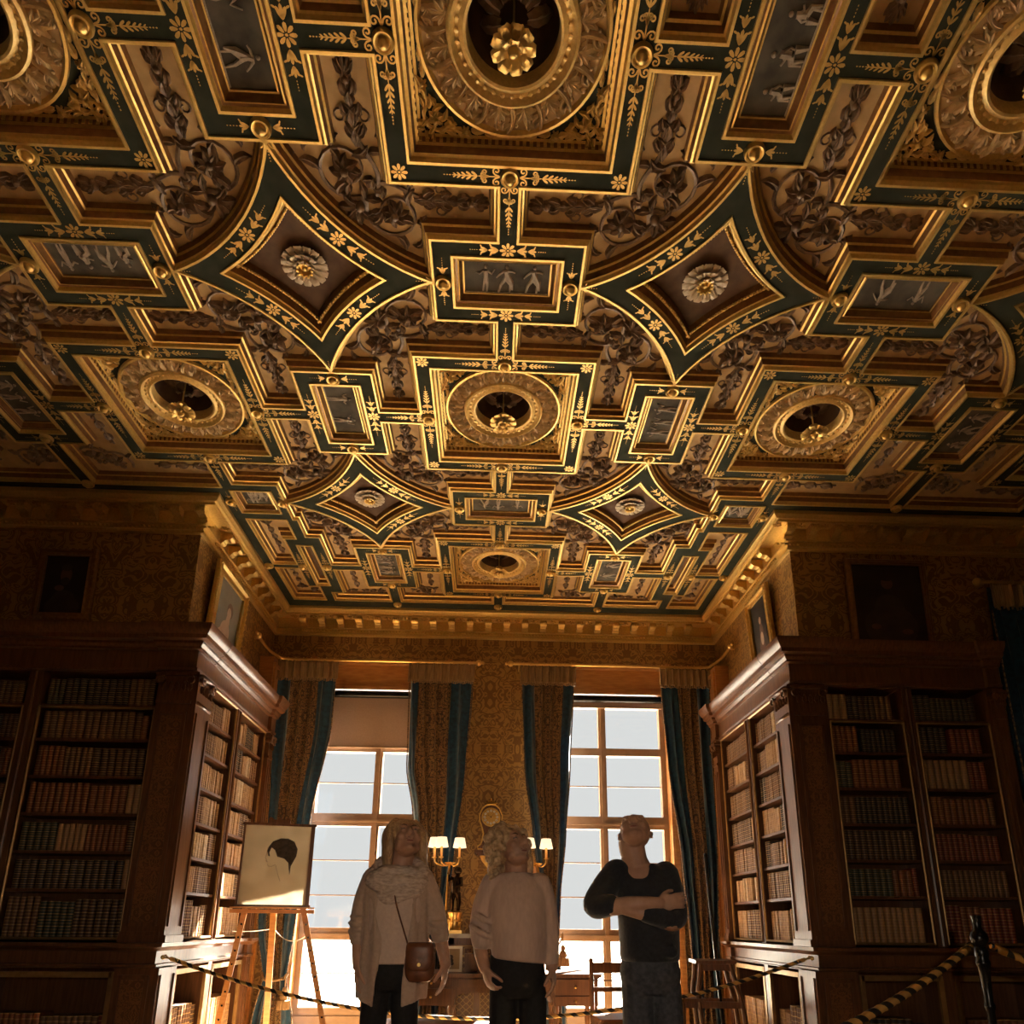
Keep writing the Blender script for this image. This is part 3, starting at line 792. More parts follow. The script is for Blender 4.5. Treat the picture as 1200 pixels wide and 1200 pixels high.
def panel_dress(x, y, vertical, key, ends=(1,-1)):
    st = S(key); m = (PL+GL)/2; w = (PW+GW)/2
    for s in ends:
        bx, by = (x, y+s*m) if vertical else (x+s*m, y)
        if not in_room(bx, by): continue
        boss(bx, by); a = (pi/2 if s > 0 else -pi/2) if vertical else (0 if s > 0 else pi)
        boss_sprig(st, bx, by, (a, a+pi/2, a-pi/2))
    for s in (1,-1):
        gx, gy = (x+s*w, y) if vertical else (x, y+s*w)
        if in_room(gx, gy): garland(st, gx, gy, pi/2 if vertical else 0, .048)
for k in (1,2,3):
    for i in (-1.5,-.5,.5,1.5):
        if k == 3 and abs(i) > 1: continue
        panel_dress(i*P, ROW[k], True, (0 if abs(i) < 1 else int(math.copysign(1,i)), k))
for i in (-2,-1,0,1,2): panel_dress(i*P, ROW[1]+H, False, (i,1))
panel_dress(0, ROW[2]+H, False, (0,3))
for s in (1,-1):
    x = -s*P+s*.165; st = S((0,3))
    for bx in (x+s*.225, x-s*.205): boss(bx, ROW[2]+H); boss_sprig(st, bx, ROW[2]+H, (pi/2,-pi/2), .035)
    for y in (ROW[3]-.0,): boss(-s*P+s*.515, y); boss(-s*P+s*.28, y); boss(-s*(BX-.04), y)
    for y, a in ((ROW[3]+.06,pi/2),(ROW[3]-.06,-pi/2)):
        spray(st, -s*P+s*.515, y, a, .22); spray(st, -s*P+s*.282, y, a, .22)
    boss(-s*1.5*P, MEDGE-.09)
    boss(-s*H, BEDGE-.06)
boss(0, BEDGE-.06)
for key, mb in sten.items():
    mb.build('gilt_stencil', M['gilt_old'], ceiling, None, None)
# ------------------------------------------------------------------ the shell of the room
WY, BY, WX = 5.42, 7.57, 2.50          # main end wall, bay window wall, bay side walls
def wall(name, boxes, m): 
    mb = MB()
    for b in boxes: mb.box(*b)
    return struct(mb.build(name, m))
wall('floor', [(-6.6,6.6,-3.3,8.05,-.12,0)], M['floorwood'])
wall('sun_block_slab', [(-6.9,6.9,-3.4,8.1,5.15,5.3)], M['plaster'])  # unseen slab added to stop sun leaking in above the coffers
wall('wall_left_main', [(-6.6,-2.64,WY+.22,8.05,0,3.25),(-6.6,-2.50,WY,8.05,3.25,5.2),(-6.6,-5.0,WY,WY+.22,0,3.25)], M['wallpaper'])
wall('wall_right_main', [(2.64,6.6,WY+.22,8.05,0,3.25),(2.50,6.6,WY,8.05,3.25,5.2),(4.16,6.6,WY,WY+.22,0,3.25)], M['wallpaper'])
OC, OW = (-1.275, 1.195), .725
OZ = 3.97
wb = []
wb += [(-2.64,OC[0]-OW,BY,8.05,0,5.2),(OC[0]+OW,OC[1]-OW,BY,8.05,0,5.2),(OC[1]+OW,2.64,BY,8.05,0,5.2)]
for c in OC: wb.append((c-OW,c+OW,BY,8.05,OZ,5.2))
wall('wall_back', wb, M['wallpaper'])
wall('wall_left', [(-6.75,-6.3,-3.3,8.05,0,5.2)], M['plaster'])
wall('wall_right', [(6.3,6.75,-3.3,8.05,0,5.2)], M['plaster'])
wall('wall_front', [(-6.6,6.6,-3.4,-3.0,0,5.2)], M['plaster'])
wall('ground', [(-60,60,8.06,90,-.7,-.5)], M['stone'])
mb = MB(); mb.box(-5.4,5.4,-2.2,5.05,0,.012); struct(mb.build('carpet', M['carpet']))
# oak lining between the bay bookcases and the window wall
for k, s in ((2,-1),(3,1)):
    mb = MB(); x0, x1 = sorted((s*2.355, s*2.64)); mb.box(x0,x1,7.17,BY,0,3.86)
    x0, x1 = sorted((s*2.335, s*2.36)); mb.box(x0,x1,7.19,7.23,.1,3.80); mb.box(x0,x1,7.50,7.55,.1,3.80)
    for z in (.1,1.0,2.0,3.2,3.76): mb.box(x0,x1,7.23,7.50,z,z+.04)
    struct(mb.build('trim_%d' % k, M['oak']))

# ---- cornice
path = [(6.3,WY),(WX,WY),(WX,BY),(-WX,BY),(-WX,WY),(-6.3,WY)]
prof = [(0,4.262),(.030,4.266),(.036,4.284),(.024,4.296),(.024,4.338),(.046,4.344),(.046,4.352),(.034,4.356),(.034,4.462),(.140,4.466),(.142,4.484),(.160,4.490),(.166,4.502),(.182,4.520),(.186,4.556)]
mb = MB(); mb.sweep(path, prof)
def along(path, step, off, start=0.):
    """points every step along each straight of the path, off to the left, with the left normal"""
    for i in range(len(path)-1):
        a = Vector(path[i]); b = Vector(path[i+1]); d = b-a; L = d.length; d.normalize(); n = Vector((-d.y, d.x))
        lo = (.22 if i in (1,2,3) else .0) - (.13 if i == 4 else 0); hi = L - (.22 if i in (1,2,3) else .0) + (.13 if i == 0 else 0)
        k = max(1, int(round((hi-lo)/step)))
        for j in range(k):
            p = a + d*(lo+(hi-lo)*(j+.5)/k); yield p+n*off, n, j
for p, n, j in along(path, .036, .030):
    mb.ball((p.x,p.y,4.318), .014, 5, 4)
cor = struct(mb.build('trim_1', M['gilt']))
mod = MB(); pr = [(0,.0),(.018,.0),(.030,.020),(.060,.036),(.086,.034),(.104,.050),(.108,.078),(.100,.100),(0,.104)]
mod.add([(x,d,z) for x in (-.032,.032) for d,z in pr], [tuple(range(9)), tuple(range(17,8,-1))]+[(i,9+i,9+(i+1)%9,(i+1)%9) for i in range(9)])
mod.tube([(-.037,.086,.066),(.037,.086,.066)], .026, 10); mod.tube([(-.037,.022,.022),(.037,.022,.022)], .018, 8)
for x in (-.02,0,.02): mod.ball((x,.110,.070), .011, 6, 4, 0, (1,.6,1.4))
modm = mod.mesh('modillion', M['gilt'])
rs = MB()
for k in range(6): leaf(rs, 0,0, k*pi/3, .042, .013, .2, .016, 2, 0, 0, 5)
rs.ball((0,0,-.014), .012, 6, 4); rsm = rs.mesh('soffit_rosette', M['gilt_old'])
cnt = 0
for p, n, j in along(path, .205, .034):
    if abs(p.x) > 4.95: continue
    a = atan2(n.y, n.x)-pi/2
    part('modillion', modm, cor, (p.x,p.y,4.358), None, a)
    q = p + n*.060 + Vector((n.y,-n.x))*.1025
    if j: part('soffit_rosette', rsm, cor, (q.x,q.y,4.464))

# ---- windows
for w, c in enumerate(OC):
    x0, x1 = c-OW, c+OW
    fr = MB(); y0, y1 = 7.70, 7.79
    for a, b in ((x0,x0+.075),(x1-.075,x1)): fr.box(a,b,y0,y1,0,OZ)
    fr.box(c-.040,c+.040,y0+.01,y1,.30,3.56); fr.box(c-.020,c+.020,y0-.015,y0+.01,.30,3.56)
    for z, h in ((.30,.075),(1.045,.12),(2.215,.135),(3.005,.085),(3.55,.05)): fr.box(x0+.07,x1-.07,y0,y1,z-h/2,z+h/2)
    fr.box(x0+.07,x1-.07,y0-.03,y0,1.015,1.045); fr.box(x0+.07,x1-.07,y0-.03,y0,2.19,2.215)
    for z in (2.62,1.79,1.43,.66): fr.box(x0+.07,x1-.07,7.735,7.750,z-.006,z+.006)
    fr.box(x0,x1,y0-.02,y1,0,.26)
    win = struct(fr.build('window_%d' % (w+1), M['frame_paint'], None, None, 20))
    li = MB()
    for a, b in ((x0,x0+.02),(x1-.02,x1)):
        li.box(a,b,BY-.03,7.70,0,OZ)
    li.box(x0-.05,x0,BY-.035,BY,0,OZ+.04); li.box(x1,x1+.05,BY-.035,BY,0,OZ+.04)
    li.box(x0,x1,BY,7.70,OZ-.02,OZ)
    li.box(x0+.02,x1-.02,7.64,7.70,3.70,OZ-.02)
    li.box(x0+.02,x1-.02,7.61,7.65,3.655,3.695)
    li.build('oak_lining', M['oak'], win)
    gl = MB(); gl.box(x0+.07,x1-.07,7.755,7.759,.33,3.53); gl.build('glass_pane', M['glass'], win)
    # roller blind
    bl = thing('roller_blind', ('beige roller blind pulled partly down in the left window', 'roller blind rolled right up under the head of the right window')[w], 'blind', (c,7.635,3.605))
    r_ = MB(); r_.tube([(-OW+.03,0,0),(OW-.03,0,0)], .040, 14); r_.build('roller', M['black_iron'], bl)
    d_ = MB(); zb = -.58 if w == 0 else -.075
    d_.box(-OW+.05,OW-.05,.036,.039,zb,0); d_.build('cloth', M['blind'], bl)
    d_ = MB(); d_.box(-OW+.05,OW-.05,.028,.046,zb-.022,zb); d_.build('bottom_rail', M['frame_paint'], bl)

# ------------------------------------------------------------------ curtains
def lerp_prof(tab, z):
    for (za, a), (zb, b) in zip(tab, tab[1:]):
        if za >= z >= zb:
            t = (za-z)/(za-zb); t = t*t*(3-2*t)*.5+t*.5; return a+(b-a)*t
    return tab[-1][1] if z < tab[-1][0] else tab[0][1]
def cloth_strip(lt, rt, u0, u1, Y, folds, amp, n, mi=0, zs=None, dy=0., seed=0):
    mb = MB(); zs = zs or [3.88-3.86*i/44 for i in range(45)]
    rnd = random.Random(seed); ph = rnd.uniform(0, 6)
    for z in zs:
        l, r = lerp_prof(lt, z), lerp_prof(rt, z); w = r-l
        sq = min(1., max(.35, w/.55))
        for i in range(n+1):
            u = u0+(u1-u0)*i/n
            a = 2*pi*folds*(u+.03*sin(2.2*z+ph))+ph
            y = Y+dy-amp*(1.3-.5*sq)*(.75*sin(a)+.25*sin(2.1*a+1.+z*.5))
            mb.v.append(Vector((l+w*u+.012*cos(a)*sq, y, z)))
    m = n+1
    for j in range(len(zs)-1):
        for i in range(n):
            mb.f.append([j*m+i, (j+1)*m+i, (j+1)*m+i+1, j*m+i+1]); mb.m.append(mi)
    return mb
def solid(o, t):
    md = o.modifiers.new('thickness', 'SOLIDIFY'); md.thickness = t; md.offset = 0; return o
def tassel_mb(s=1.):
    mb = MB(); mb.lathe([(.001,0),(.016,-.004),(.024,-.03),(.020,-.05),(.034,-.065),(.040,-.10),(.036,-.115),(.052,-.12),(.056,-.19),(.045,-.20),(.001,-.20)], 14)
    for k in range(14): mb.tube([(.052*cos(k*2*pi/14), .052*sin(k*2*pi/14), -.12),(.056*cos(k*2*pi/14), .056*sin(k*2*pi/14), -.20)], .008, 5)
    mb.tube([(0,0,0),(0,0,.12)], .006, 6)
    return mb
def curtain(label, lt, rt, bands, Y, seed, tie=None, group='velvet window curtains'):
    t = thing('curtain', label, 'curtain', (0,0,0), 0, group)
    top = 3.88
    # the flowing cloth, one mesh per woven band
    k = 0
    for u0, u1, m in bands:
        n = max(6, int((u1-u0)*44))
        b = cloth_strip(lt, rt, u0, u1, Y, 5, .035, n, 0, None, 0, seed)
        solid(b.build('velvet_panel' if m == 'velvet' else 'brocade_band', M[m], t, None, 60), .006)
    # pleated heading with its fringe
    zs = [3.875,3.86,3.80,3.74,3.70,3.68]
    lx, rx = lerp_prof(lt,3.75)-.02, lerp_prof(rt,3.75)+.02
    h = cloth_strip([(9,lx),(0,lx)], [(9,rx),(0,rx)], 0, 1, Y-.062, 8, .026, 70, 0, zs, 0, seed+5)
    solid(h.build('pleated_heading', M['fringe'], t, None, 60), .010)
    f = MB(); N = 34
    for i in range(N):
        x = lx+(rx-lx)*(i+.5)/N; a = 2*pi*8*(i+.5)/N; y = Y-.062-.020*sin(a)
        f.tube([(x,y,3.69),(x,y,3.655)], [.006,.009], 5)
    f.build('fringe', M['fringe'], t)
    ed = MB()
    for tab, s in ((lt,-1),(rt,1)):
        pts = [(lerp_prof(tab, z)+s*.004, Y-.02, z) for z in [3.66-3.6*i/40 for i in range(41)]]
        ed.tube(pts, .007, 6)
    ed.build('edging_cord', M['brocade'], t)
    rg = MB()
    for i in range(8):
        x = lx+(rx-lx)*(i+.5)/8
        rg.tube([(x, Y-.05+.022*cos(2*pi*j/12), 3.90+.022*sin(2*pi*j/12)) for j in range(12)], .0035, 5, 0, False, 1, True)
        rg.tube([(x, Y-.05, 3.878),(x,Y-.05,3.862)], .003, 5)
    rg.build('ring', M['brass'], t)
    if tie:
        x0, x1, z, tx, tz = tie
        c = MB(); pts = [(x0-.03, Y-.01, z+.07),(x0+.02,Y-.075,z+.01),((x0+x1)/2,Y-.085,z-.005),(x1,Y-.07,z+.015),(x1+.03,Y,z+.06)]
        c.tube(smoothpath(pts,6), .014, 8); 
        c.tube(smoothpath([(x1,Y-.07,z+.015),((x1+tx)/2,Y-.085,(z+tz)/2+.04),(tx,Y-.09,tz+.11)],6), .008, 6); c.build('tieback', M['fringe'], t)
        tassel_mb().build('tassel', M['fringe'], t, (tx,Y-.09,tz))
    return t
V, B = 'velvet', 'brocade'
YC = 7.40
curtain('blue velvet curtain with brocade bands behind the easel, nearest the left bookcase',
        [(4,-2.37),(3.64,-2.36),(2.16,-2.32),(1.16,-2.31),(.62,-2.20),(.3,-2.26),(0,-2.30)], [(4,-1.745),(3.16,-1.75),(2.16,-1.89),(1.16,-1.945),(.62,-1.985),(.3,-1.90),(0,-1.86)],
        [(0,.24,V),(.24,.70,B),(.70,1,V)], YC, 1, (-2.19,-2.0,.62,-1.965,.56))
curtain('blue velvet curtain with brocade bands on the right side of the left window',
        [(4,-.945),(3.66,-.941),(2.72,-.925),(2.27,-.84),(1.67,-.74),(1.0,-.61),(.9,-.62),(.4,-.70),(0,-.72)], [(4,-.268),(3.66,-.269),(2.72,-.316),(1.67,-.414),(1.15,-.505),(.9,-.515),(.4,-.51),(0,-.51)],
        [(0,.14,V),(.14,.68,B),(.68,1,V)], YC, 2, (-.61,-.49,.93,-.66,.82))
curtain('blue velvet curtain with brocade bands on the left side of the right window',
        [(4,.272),(3.68,.278),(2.74,.312),(2.02,.403),(1.43,.475),(1.0,.535),(.9,.54),(.4,.52),(0,.51)], [(4,.84),(3.68,.838),(2.74,.789),(2.02,.735),(1.43,.675),(1.0,.655),(.9,.65),(.4,.72),(0,.74)],
        [(0,.26,V),(.26,.80,B),(.80,1,V)], YC, 3, (.54,.65,.95,.695,.96))
curtain('blue velvet curtain with brocade bands next to the right bay bookcase',
        [(4,1.80),(3.72,1.808),(2.76,1.854),(1.87,1.942),(.86,1.995),(.5,2.0),(0,1.96)], [(4,2.34),(3.72,2.34),(2.76,2.325),(1.87,2.31),(.86,2.26),(.5,2.25),(0,2.29)],
        [(0,.34,V),(.34,.74,B),(.74,1,V)], YC, 4)
for label, pts in (('brass curtain rod curving to the left bay wall over the left window', [(-.20,YC-.05,3.90),(-1.3,YC-.05,3.90),(-2.22,YC-.05,3.90),(-2.36,YC-.14,3.905),(-2.42,YC-.32,3.93),(-2.44,YC-.52,3.97)]),
                   ('brass curtain rod curving to the right bay wall over the right window', [(.15,YC-.05,3.90),(1.2,YC-.05,3.90),(2.22,YC-.05,3.90),(2.36,YC-.14,3.905),(2.42,YC-.32,3.93),(2.44,YC-.52,3.97)])):
    t = thing('curtain_rod', label, 'curtain rod', pts[1])
    o = Vector(pts[1]); b = MB(); b.tube([p-o for p in smoothpath(pts,6)], .016, 10); b.build('rod', M['brass'], t)
    for e in (0, -1):
        q = Vector(pts[e])-o; f = MB(); f.ball(q, .034, 12, 8); f.ball(q+(q-(Vector(pts[1 if e == 0 else -2])-o)).normalized()*.045, .018, 10, 6); f.build('finial', M['brass'], t)
    for q in (Vector(pts[0])+Vector((pts[1][0]*.08,0,0)), Vector(pts[2])):
        f = MB(); f.beam(q-o, q-o+Vector((0,.24,0)), .016, .03); f.build('bracket', M['brass'], t)
    s = 1 if pts[-1][0] > 0 else -1
    f = MB(); q = Vector(pts[-1])-o; f.beam(q+Vector((0,.05,0)), q+Vector((s*.07,.05,0)), .03, .03); f.build('bracket', M['brass'], t)
# the curtain by the right-hand dark bookcase
t = curtain('dark curtain hanging on a brass rod at the far right of the right bookcase',
        [(4,4.05),(0,4.07)], [(4,4.66),(0,4.64)], [(0,.6,V),(.6,1,B)], 5.24, 6)
rd = thing('curtain_rod', 'brass curtain rod on the wall at the far right edge', 'curtain rod', (4.36,5.19,3.90))
b = MB(); b.tube([(-.42,0,0),(.9,0,0)], .016, 10); b.build('rod', M['brass'], rd)
for x in (-.42,.9): f = MB(); f.ball((x,0,0), .034, 12, 8); f.build('finial', M['brass'], rd)
for x in (-.36,.85): f = MB(); f.beam((x,0,0),(x,.24,0),.016,.03); f.build('bracket', M['brass'], rd)

# ------------------------------------------------------------------ bookcases
SHELVES = [1.03,1.37,1.635,1.905,2.18,2.46,2.725]; OTOP = 2.98
books = []       # (world matrix, w, d, h, colour, text)
def capital(W):
    mb = MB(); 
    for k in range(5):
        x = -W/2+W*(k+.5)/5
        h = MB(); leaf(h, 0,0, 0, .10, .022, 0, .03, 3); 
        mb.merge(h, Matrix.Translation((x,-.035,.0)) @ Matrix.Rotation(pi/2,4,'X') @ Matrix.Rotation(pi/2,4,'Z'))
        h = MB(); leaf(h, 0,0, 0, .075, .020, 0, .045, 3)
        mb.merge(h, Matrix.Translation((x+.012,-.045,.07)) @ Matrix.Rotation(pi/2,4,'X') @ Matrix.Rotation(pi/2,4,'Z'))
    for s in (-1,1):
        mb.tube([(s*W*.45, -.055, .155),(s*W*.45,.03,.155)], .030, 10); mb.tube([(s*W*.45+.03*cos(a), -.058, .155+.03*sin(a)) for a in [i*.5 for i in range(11)]], .008, 5)
    mb.box(-W/2-.025,W/2+.025,-.065,.03,.185,.205); mb.box(-W/2-.01,W/2+.01,-.045,.03,-.03,-.005)
    return mb
CORN = [(0,2.985),(.015,2.99),(.02,3.01),(.006,3.015),(.006,3.15),(.03,3.16),(.03,3.175),(.05,3.195),(.05,3.215),(.085,3.225),(.09,3.255),(.10,3.26),(.125,3.30),(.13,3.335),(0,3.335)]
LEDG = [(0,.845),(.02,.855),(.02,.87),(.004,.875),(.004,.955),(.02,.962),(.03,.975),(.055,.985),(.06,1.01),(0,1.012)]
BASE = [(.035,0),(.035,.085),(.02,.105),(0,.11)]
def bookcase(label, origin, rot, W, cols, pils, D=.30, corner=None, case='', colnames=None, thick=.045, seedv=1, palette=None, far_corner=False, doors=True, dirn=1):
    """front along local x at y = 0; corner = which end turns into the bay ('lo' or 'hi')"""
    root = thing('bookcase', label, 'bookcase', (origin[0],origin[1],0), rot)
    wood = M['mahogany']
    # jogged run of the mouldings
    run = []
    ps = sorted(pils)
    for a, b in ps:
        run += [(a-.012 if a > .02 else a, 0),(a-.012 if a > .02 else a,-.035),(b+.012 if b < W-.02 else b,-.035),(b+.012 if b < W-.02 else b,0)]
    if ps[0][0] > .02: run = [(0,0)]+run
    else: run = run[1:]
    if ps[-1][1] < W-.02: run = run+[(W,0)]
    else: run = run[:-1]
    if corner == 'hi': run = run[:-1]+[(W,-.035)] ; run += [(W,.265)]
    if corner == 'lo': run = [(0,.265)]+[(0,-.035)]+run[1:]
    rrun = [(x,y) for x,y in run][::-1]          # so that the left of the path is the room side
    g = MB(); g.sweep(rrun, CORN); g.box(.0,W,.0,D,2.98,3.33); g.build('cornice', wood, root)
    g = MB(); g.sweep(rrun, LEDG); g.box(.0,W,.0,D,.84,1.01); g.build('ledge', wood, root)
    g = MB(); g.sweep(rrun, BASE); g.box(0,W,.0,D,0,.11); g.build('plinth', wood, root)
    g = MB(); g.box(0,W,D-.02,D,.11,2.98); g.build('back_panel', wood, root)
    # uprights
    edges = [0.]+[e for c in cols for e in c]+[W]
    for i in range(0, len(edges), 2):
        a, b = edges[i], edges[i+1]
        if b-a < .01: continue
        g = MB(); g.box(a,b,0,D-.02,1.01,2.98); g.box(a,b,0,D-.02,.11,.84); 
        if b-a < .13: g.tube([((a+b)/2,-.003,1.02),((a+b)/2,-.003,2.97)], .012, 6)
        g.build('upright', wood, root)
    for a, b in pils:
        c = (a+b)/2; w = b-a
        g = MB(); g.box(a,b,-.035,.0,1.012,2.98); g.box(a,b,-.035,0,.11,.845)
        g.box(a-.008,b+.008,-.052,-.03,1.012,1.06); g.box(a-.004,b+.004,-.044,-.03,1.06,1.085)
        for x in (a+.035,b-.035): g.box(x-.012,x+.012,-.044,-.03,1.12,2.66); g.box(x-.012,x+.012,-.044,-.03,.16,.80)
        for z in (1.12,2.64,.16,.78): g.box(a+.035,b-.035,-.044,-.03,z,z+.022)
        p = g.build('pilaster', wood, root)
        if w > .12:
            g = MB(); g.box(a+.055,b-.055,-.039,-.034,1.15,2.63); g.box(a+.055,b-.055,-.039,-.034,.19,.77); g.build('inlay_panel', M['mahogany_inlay'], p)
        capital(w-.02).build('capital', wood, p, (c,0,2.755))
    if corner:
        x0, x1, xs = (W-.27, W, W+.0) if corner == 'hi' else (0, .27, 0.)
        g = MB(); s = 1 if corner == 'hi' else -1
        g.box(min(x0,x1),max(x0,x1),0,.265,.11,2.98)
        for z0, z1 in ((1.012,2.98),(.11,.845)): g.box(*sorted((xs-.001*s,xs+s*.035)),-.035,.25,z0,z1)
        for y in (.0,.215): 
            g.box(*sorted((xs+s*.033,xs+s*.046)),y-.012,y+.012,1.12,2.66); g.box(*sorted((xs+s*.033,xs+s*.046)),y-.012,y+.012,.16,.80)
        g.box(*sorted((xs,xs+s*.052)),-.045,.258,1.012,1.06)
        p = g.build('corner_pilaster', wood, root)
        capital(.24).build('capital', wood, p, (xs,.11,2.755), None).rotation_euler = (0,0,s*pi/2)
    # shelves, doors and books
    rnd = random.Random(seedv)
    for ci, (a, b) in enumerate(cols):
        for k, z in enumerate(SHELVES):
            if k:
                g = MB(); g.box(a,b,.035,D-.02,z-.022,z); g.build('shelf', wood, root)
        fr = MB(); zt = SHELVES[6]-.03 if doors else OTOP
        for x in (a+.012,b-.012): fr.tube([(x,.012,1.03),(x,.012,zt)], .010, 6)
        for z in (1.035,zt): fr.tube([(a+.012,.012,z),(b-.012,.012,z)], .010, 6)
        fr.build('door_frame', M['dark_brass'], root)
        fr = MB()
        for x in (a+.02,b-.02): fr.box(x-.018,x+.018,-.005,.02,.13,.82)
        for z in (.145,.80): fr.box(a+.02,b-.02,-.005,.02,z-.018,z+.018)
        fr.build('cupboard_frame', M['dark_brass'], root)
        rows = [(.115,.48,'cupboard')]+[(z, (SHELVES+[OTOP])[k+1]-.03-z if k < 6 else OTOP-z-.02, k) for k, z in enumerate(SHELVES)]
        for z, hh, k in rows:
            x = a+.024; idx = 0; col = None; left = 0; tight = hh
            while x < b-.05:
                if left <= 0:
                    col = rnd.choice(palette); left = rnd.choice((3,5,7,9,14)); hset = rnd.uniform(.76,.92); wset = thick*rnd.uniform(.82,1.2)
                    if rnd.random() < .08 and idx: x += rnd.uniform(.02,.08)
                w = wset*rnd.uniform(.92,1.08); h = hh*hset*rnd.uniform(.985,1.0); left -= 1
                if x+w > b-.024: break
                idx += 1
                books.append(dict(root=root, x=x+w/2, y=.045+rnd.uniform(0,.012), z=z+.001, w=w*.97, d=.17, h=h, col=col, case=case, colname=(colnames[ci] if colnames else ''), row=k, rank=idx))
                x += w
    return root
PAL_D = ['russet','brown','dark brown','brown','russet','dark green','tan','black','crimson']
PAL_L = ['brown','tan','black','tan','brown','cream','dark brown','tan','brown']
bookcase('tall dark mahogany bookcase on the left main wall, left of the bay', (-4.62,5.25), 0, 2.32, [(.18,1.08),(1.18,2.05)], [(0,.16),(2.06,2.32)], .268, 'hi', 'left dark bookcase', ['left column','right column'], .047, 11, PAL_D)
bookcase('tall dark mahogany bookcase on the right main wall, right of the bay', (2.30,5.25), 0, 1.70, [(.29,.90),(.98,1.59)], [(0,.26),(1.61,1.70)], .268, 'lo', 'right dark bookcase', ['left column','right column'], .047, 12, PAL_D)
bookcase('sunlit mahogany bookcase on the left side of the window bay', (-2.30,5.525), pi/2, 1.62, [(.03,.675),(.755,1.50)], [(1.50,1.62)], .30, None, 'left bay bookcase', ['near column','far column'], .036, 13, PAL_L, doors=False)
bookcase('sunlit mahogany bookcase on the right side of the window bay', (2.30,7.145), -pi/2, 1.62, [(.12,.865),(.945,1.59)], [(0,.12)], .30, None, 'right bay bookcase', ['far column','near column'], .036, 14, PAL_L, doors=False)

# ---- books: the largest in the picture one by one, the rest as one mass
def book_geo():
    arc_ = [(-.5,.10),(-.42,.035),(-.22,.005),(0,0),(.22,.005),(.42,.035),(.5,.10)]
    cs = arc_+[(.5,1),(-.5,1)]
    n = len(cs); vs = [(x,y,z) for z in (0,1) for x,y in cs]
    fs = [(i,(i+1)%n,n+(i+1)%n,n+i) for i in range(n)]+[tuple(range(n-1,-1,-1)), tuple(range(n,2*n))]
    return vs, fs
BV, BF = book_geo()
def book_uv(me, zs):
    uv = me.uv_layers.new(name='spine')
    for p in me.polygons:
        sp = len(p.vertices) == 4 and (p.index % 11) < 6
        for li in p.loop_indices:
            uv.data[li].uv = (1. if sp else 0., zs[me.loops[li].vertex_index])
def book_mesh(c):
    mb = MB(); mb.add(BV, BF); mb.m[-1] = 1
    me = mb.mesh('book', [BM[c], M['white_card'] if c == 'cream' else M['paper']], 60); book_uv(me, [v[2] for v in BV]); return me
def cam_area(b, Mw):
    q = Mw @ Vector((b['x'], b['y'], b['z']+b['h']/2))
    n = (Mw.to_3x3() @ Vector((0,-1,0))).normalized(); v = Vector((0,0,1.15))-q; d = v.length
    fx, fz = 610+836*(q.x/q.y-.04), 1083-836*(q.z-1.15)/q.y
    if not (-10 < fx < 1215 and fz < 1205): return 0
    return b['w']*b['h']*max(0, n.dot(v)/d)/d**2
bpy.context.view_layer.update()
for b in books:
    Mw = Matrix.Translation(b['root'].location) @ b['root'].rotation_euler.to_matrix().to_4x4()
    b['M'] = Mw; b['area'] = cam_area(b, Mw)
books.sort(key=lambda b: -b['area'])
ORD = ['first','second','third','fourth','fifth','sixth','seventh','eighth','ninth','tenth','eleventh','twelfth','thirteenth','fourteenth','fifteenth','sixteenth','seventeenth','eighteenth','nineteenth','twentieth','twenty-first','twenty-second','twenty-third','twenty-fourth','twenty-fifth','twenty-sixth','twenty-seventh','twenty-eighth','twenty-ninth','thirtieth']
ROWN = {'cupboard':'bottom cupboard', 6:'top shelf', 5:'second shelf down', 4:'third shelf down', 3:'fourth shelf down', 2:'fifth shelf down', 1:'sixth shelf down', 0:'seventh shelf down'}
bmesh_cache = {c: book_mesh(c) for c in BOOKC}
mass = MB(); mz = []; mats_ = list(BOOKC)
for i, b in enumerate(books):
    T = b['M'] @ Matrix.Translation((b['x'],b['y'],b['z'])) @ Matrix.Diagonal((b['w'],b['d'],b['h'],1))
    if i < 300:
        o = obj('book', bmesh_cache[b['col']]); o.location = b['M'] @ Vector((b['x'],b['y'],b['z'])); o.rotation_euler = b['root'].rotation_euler; o.scale = (b['w'],b['d'],b['h'])
        tag(o, '%s book, %s from left, %s, %s of %s' % (b['col'], ORD[b['rank']-1], ROWN[b['row']], b['colname'], b['case']), 'book', 'books in the '+b['case'])
    else:
        mass.add(BV, BF, mats_.index(b['col']), T); mz += [v[2] for v in BV]
me = mass.mesh('books', [BM[c] for c in mats_], 60); book_uv(me, mz)
o = obj('books', me); tag(o, 'rows of leather-bound books filling the remaining shelves and cupboards of the bookcases', 'books'); o['kind'] = 'stuff'

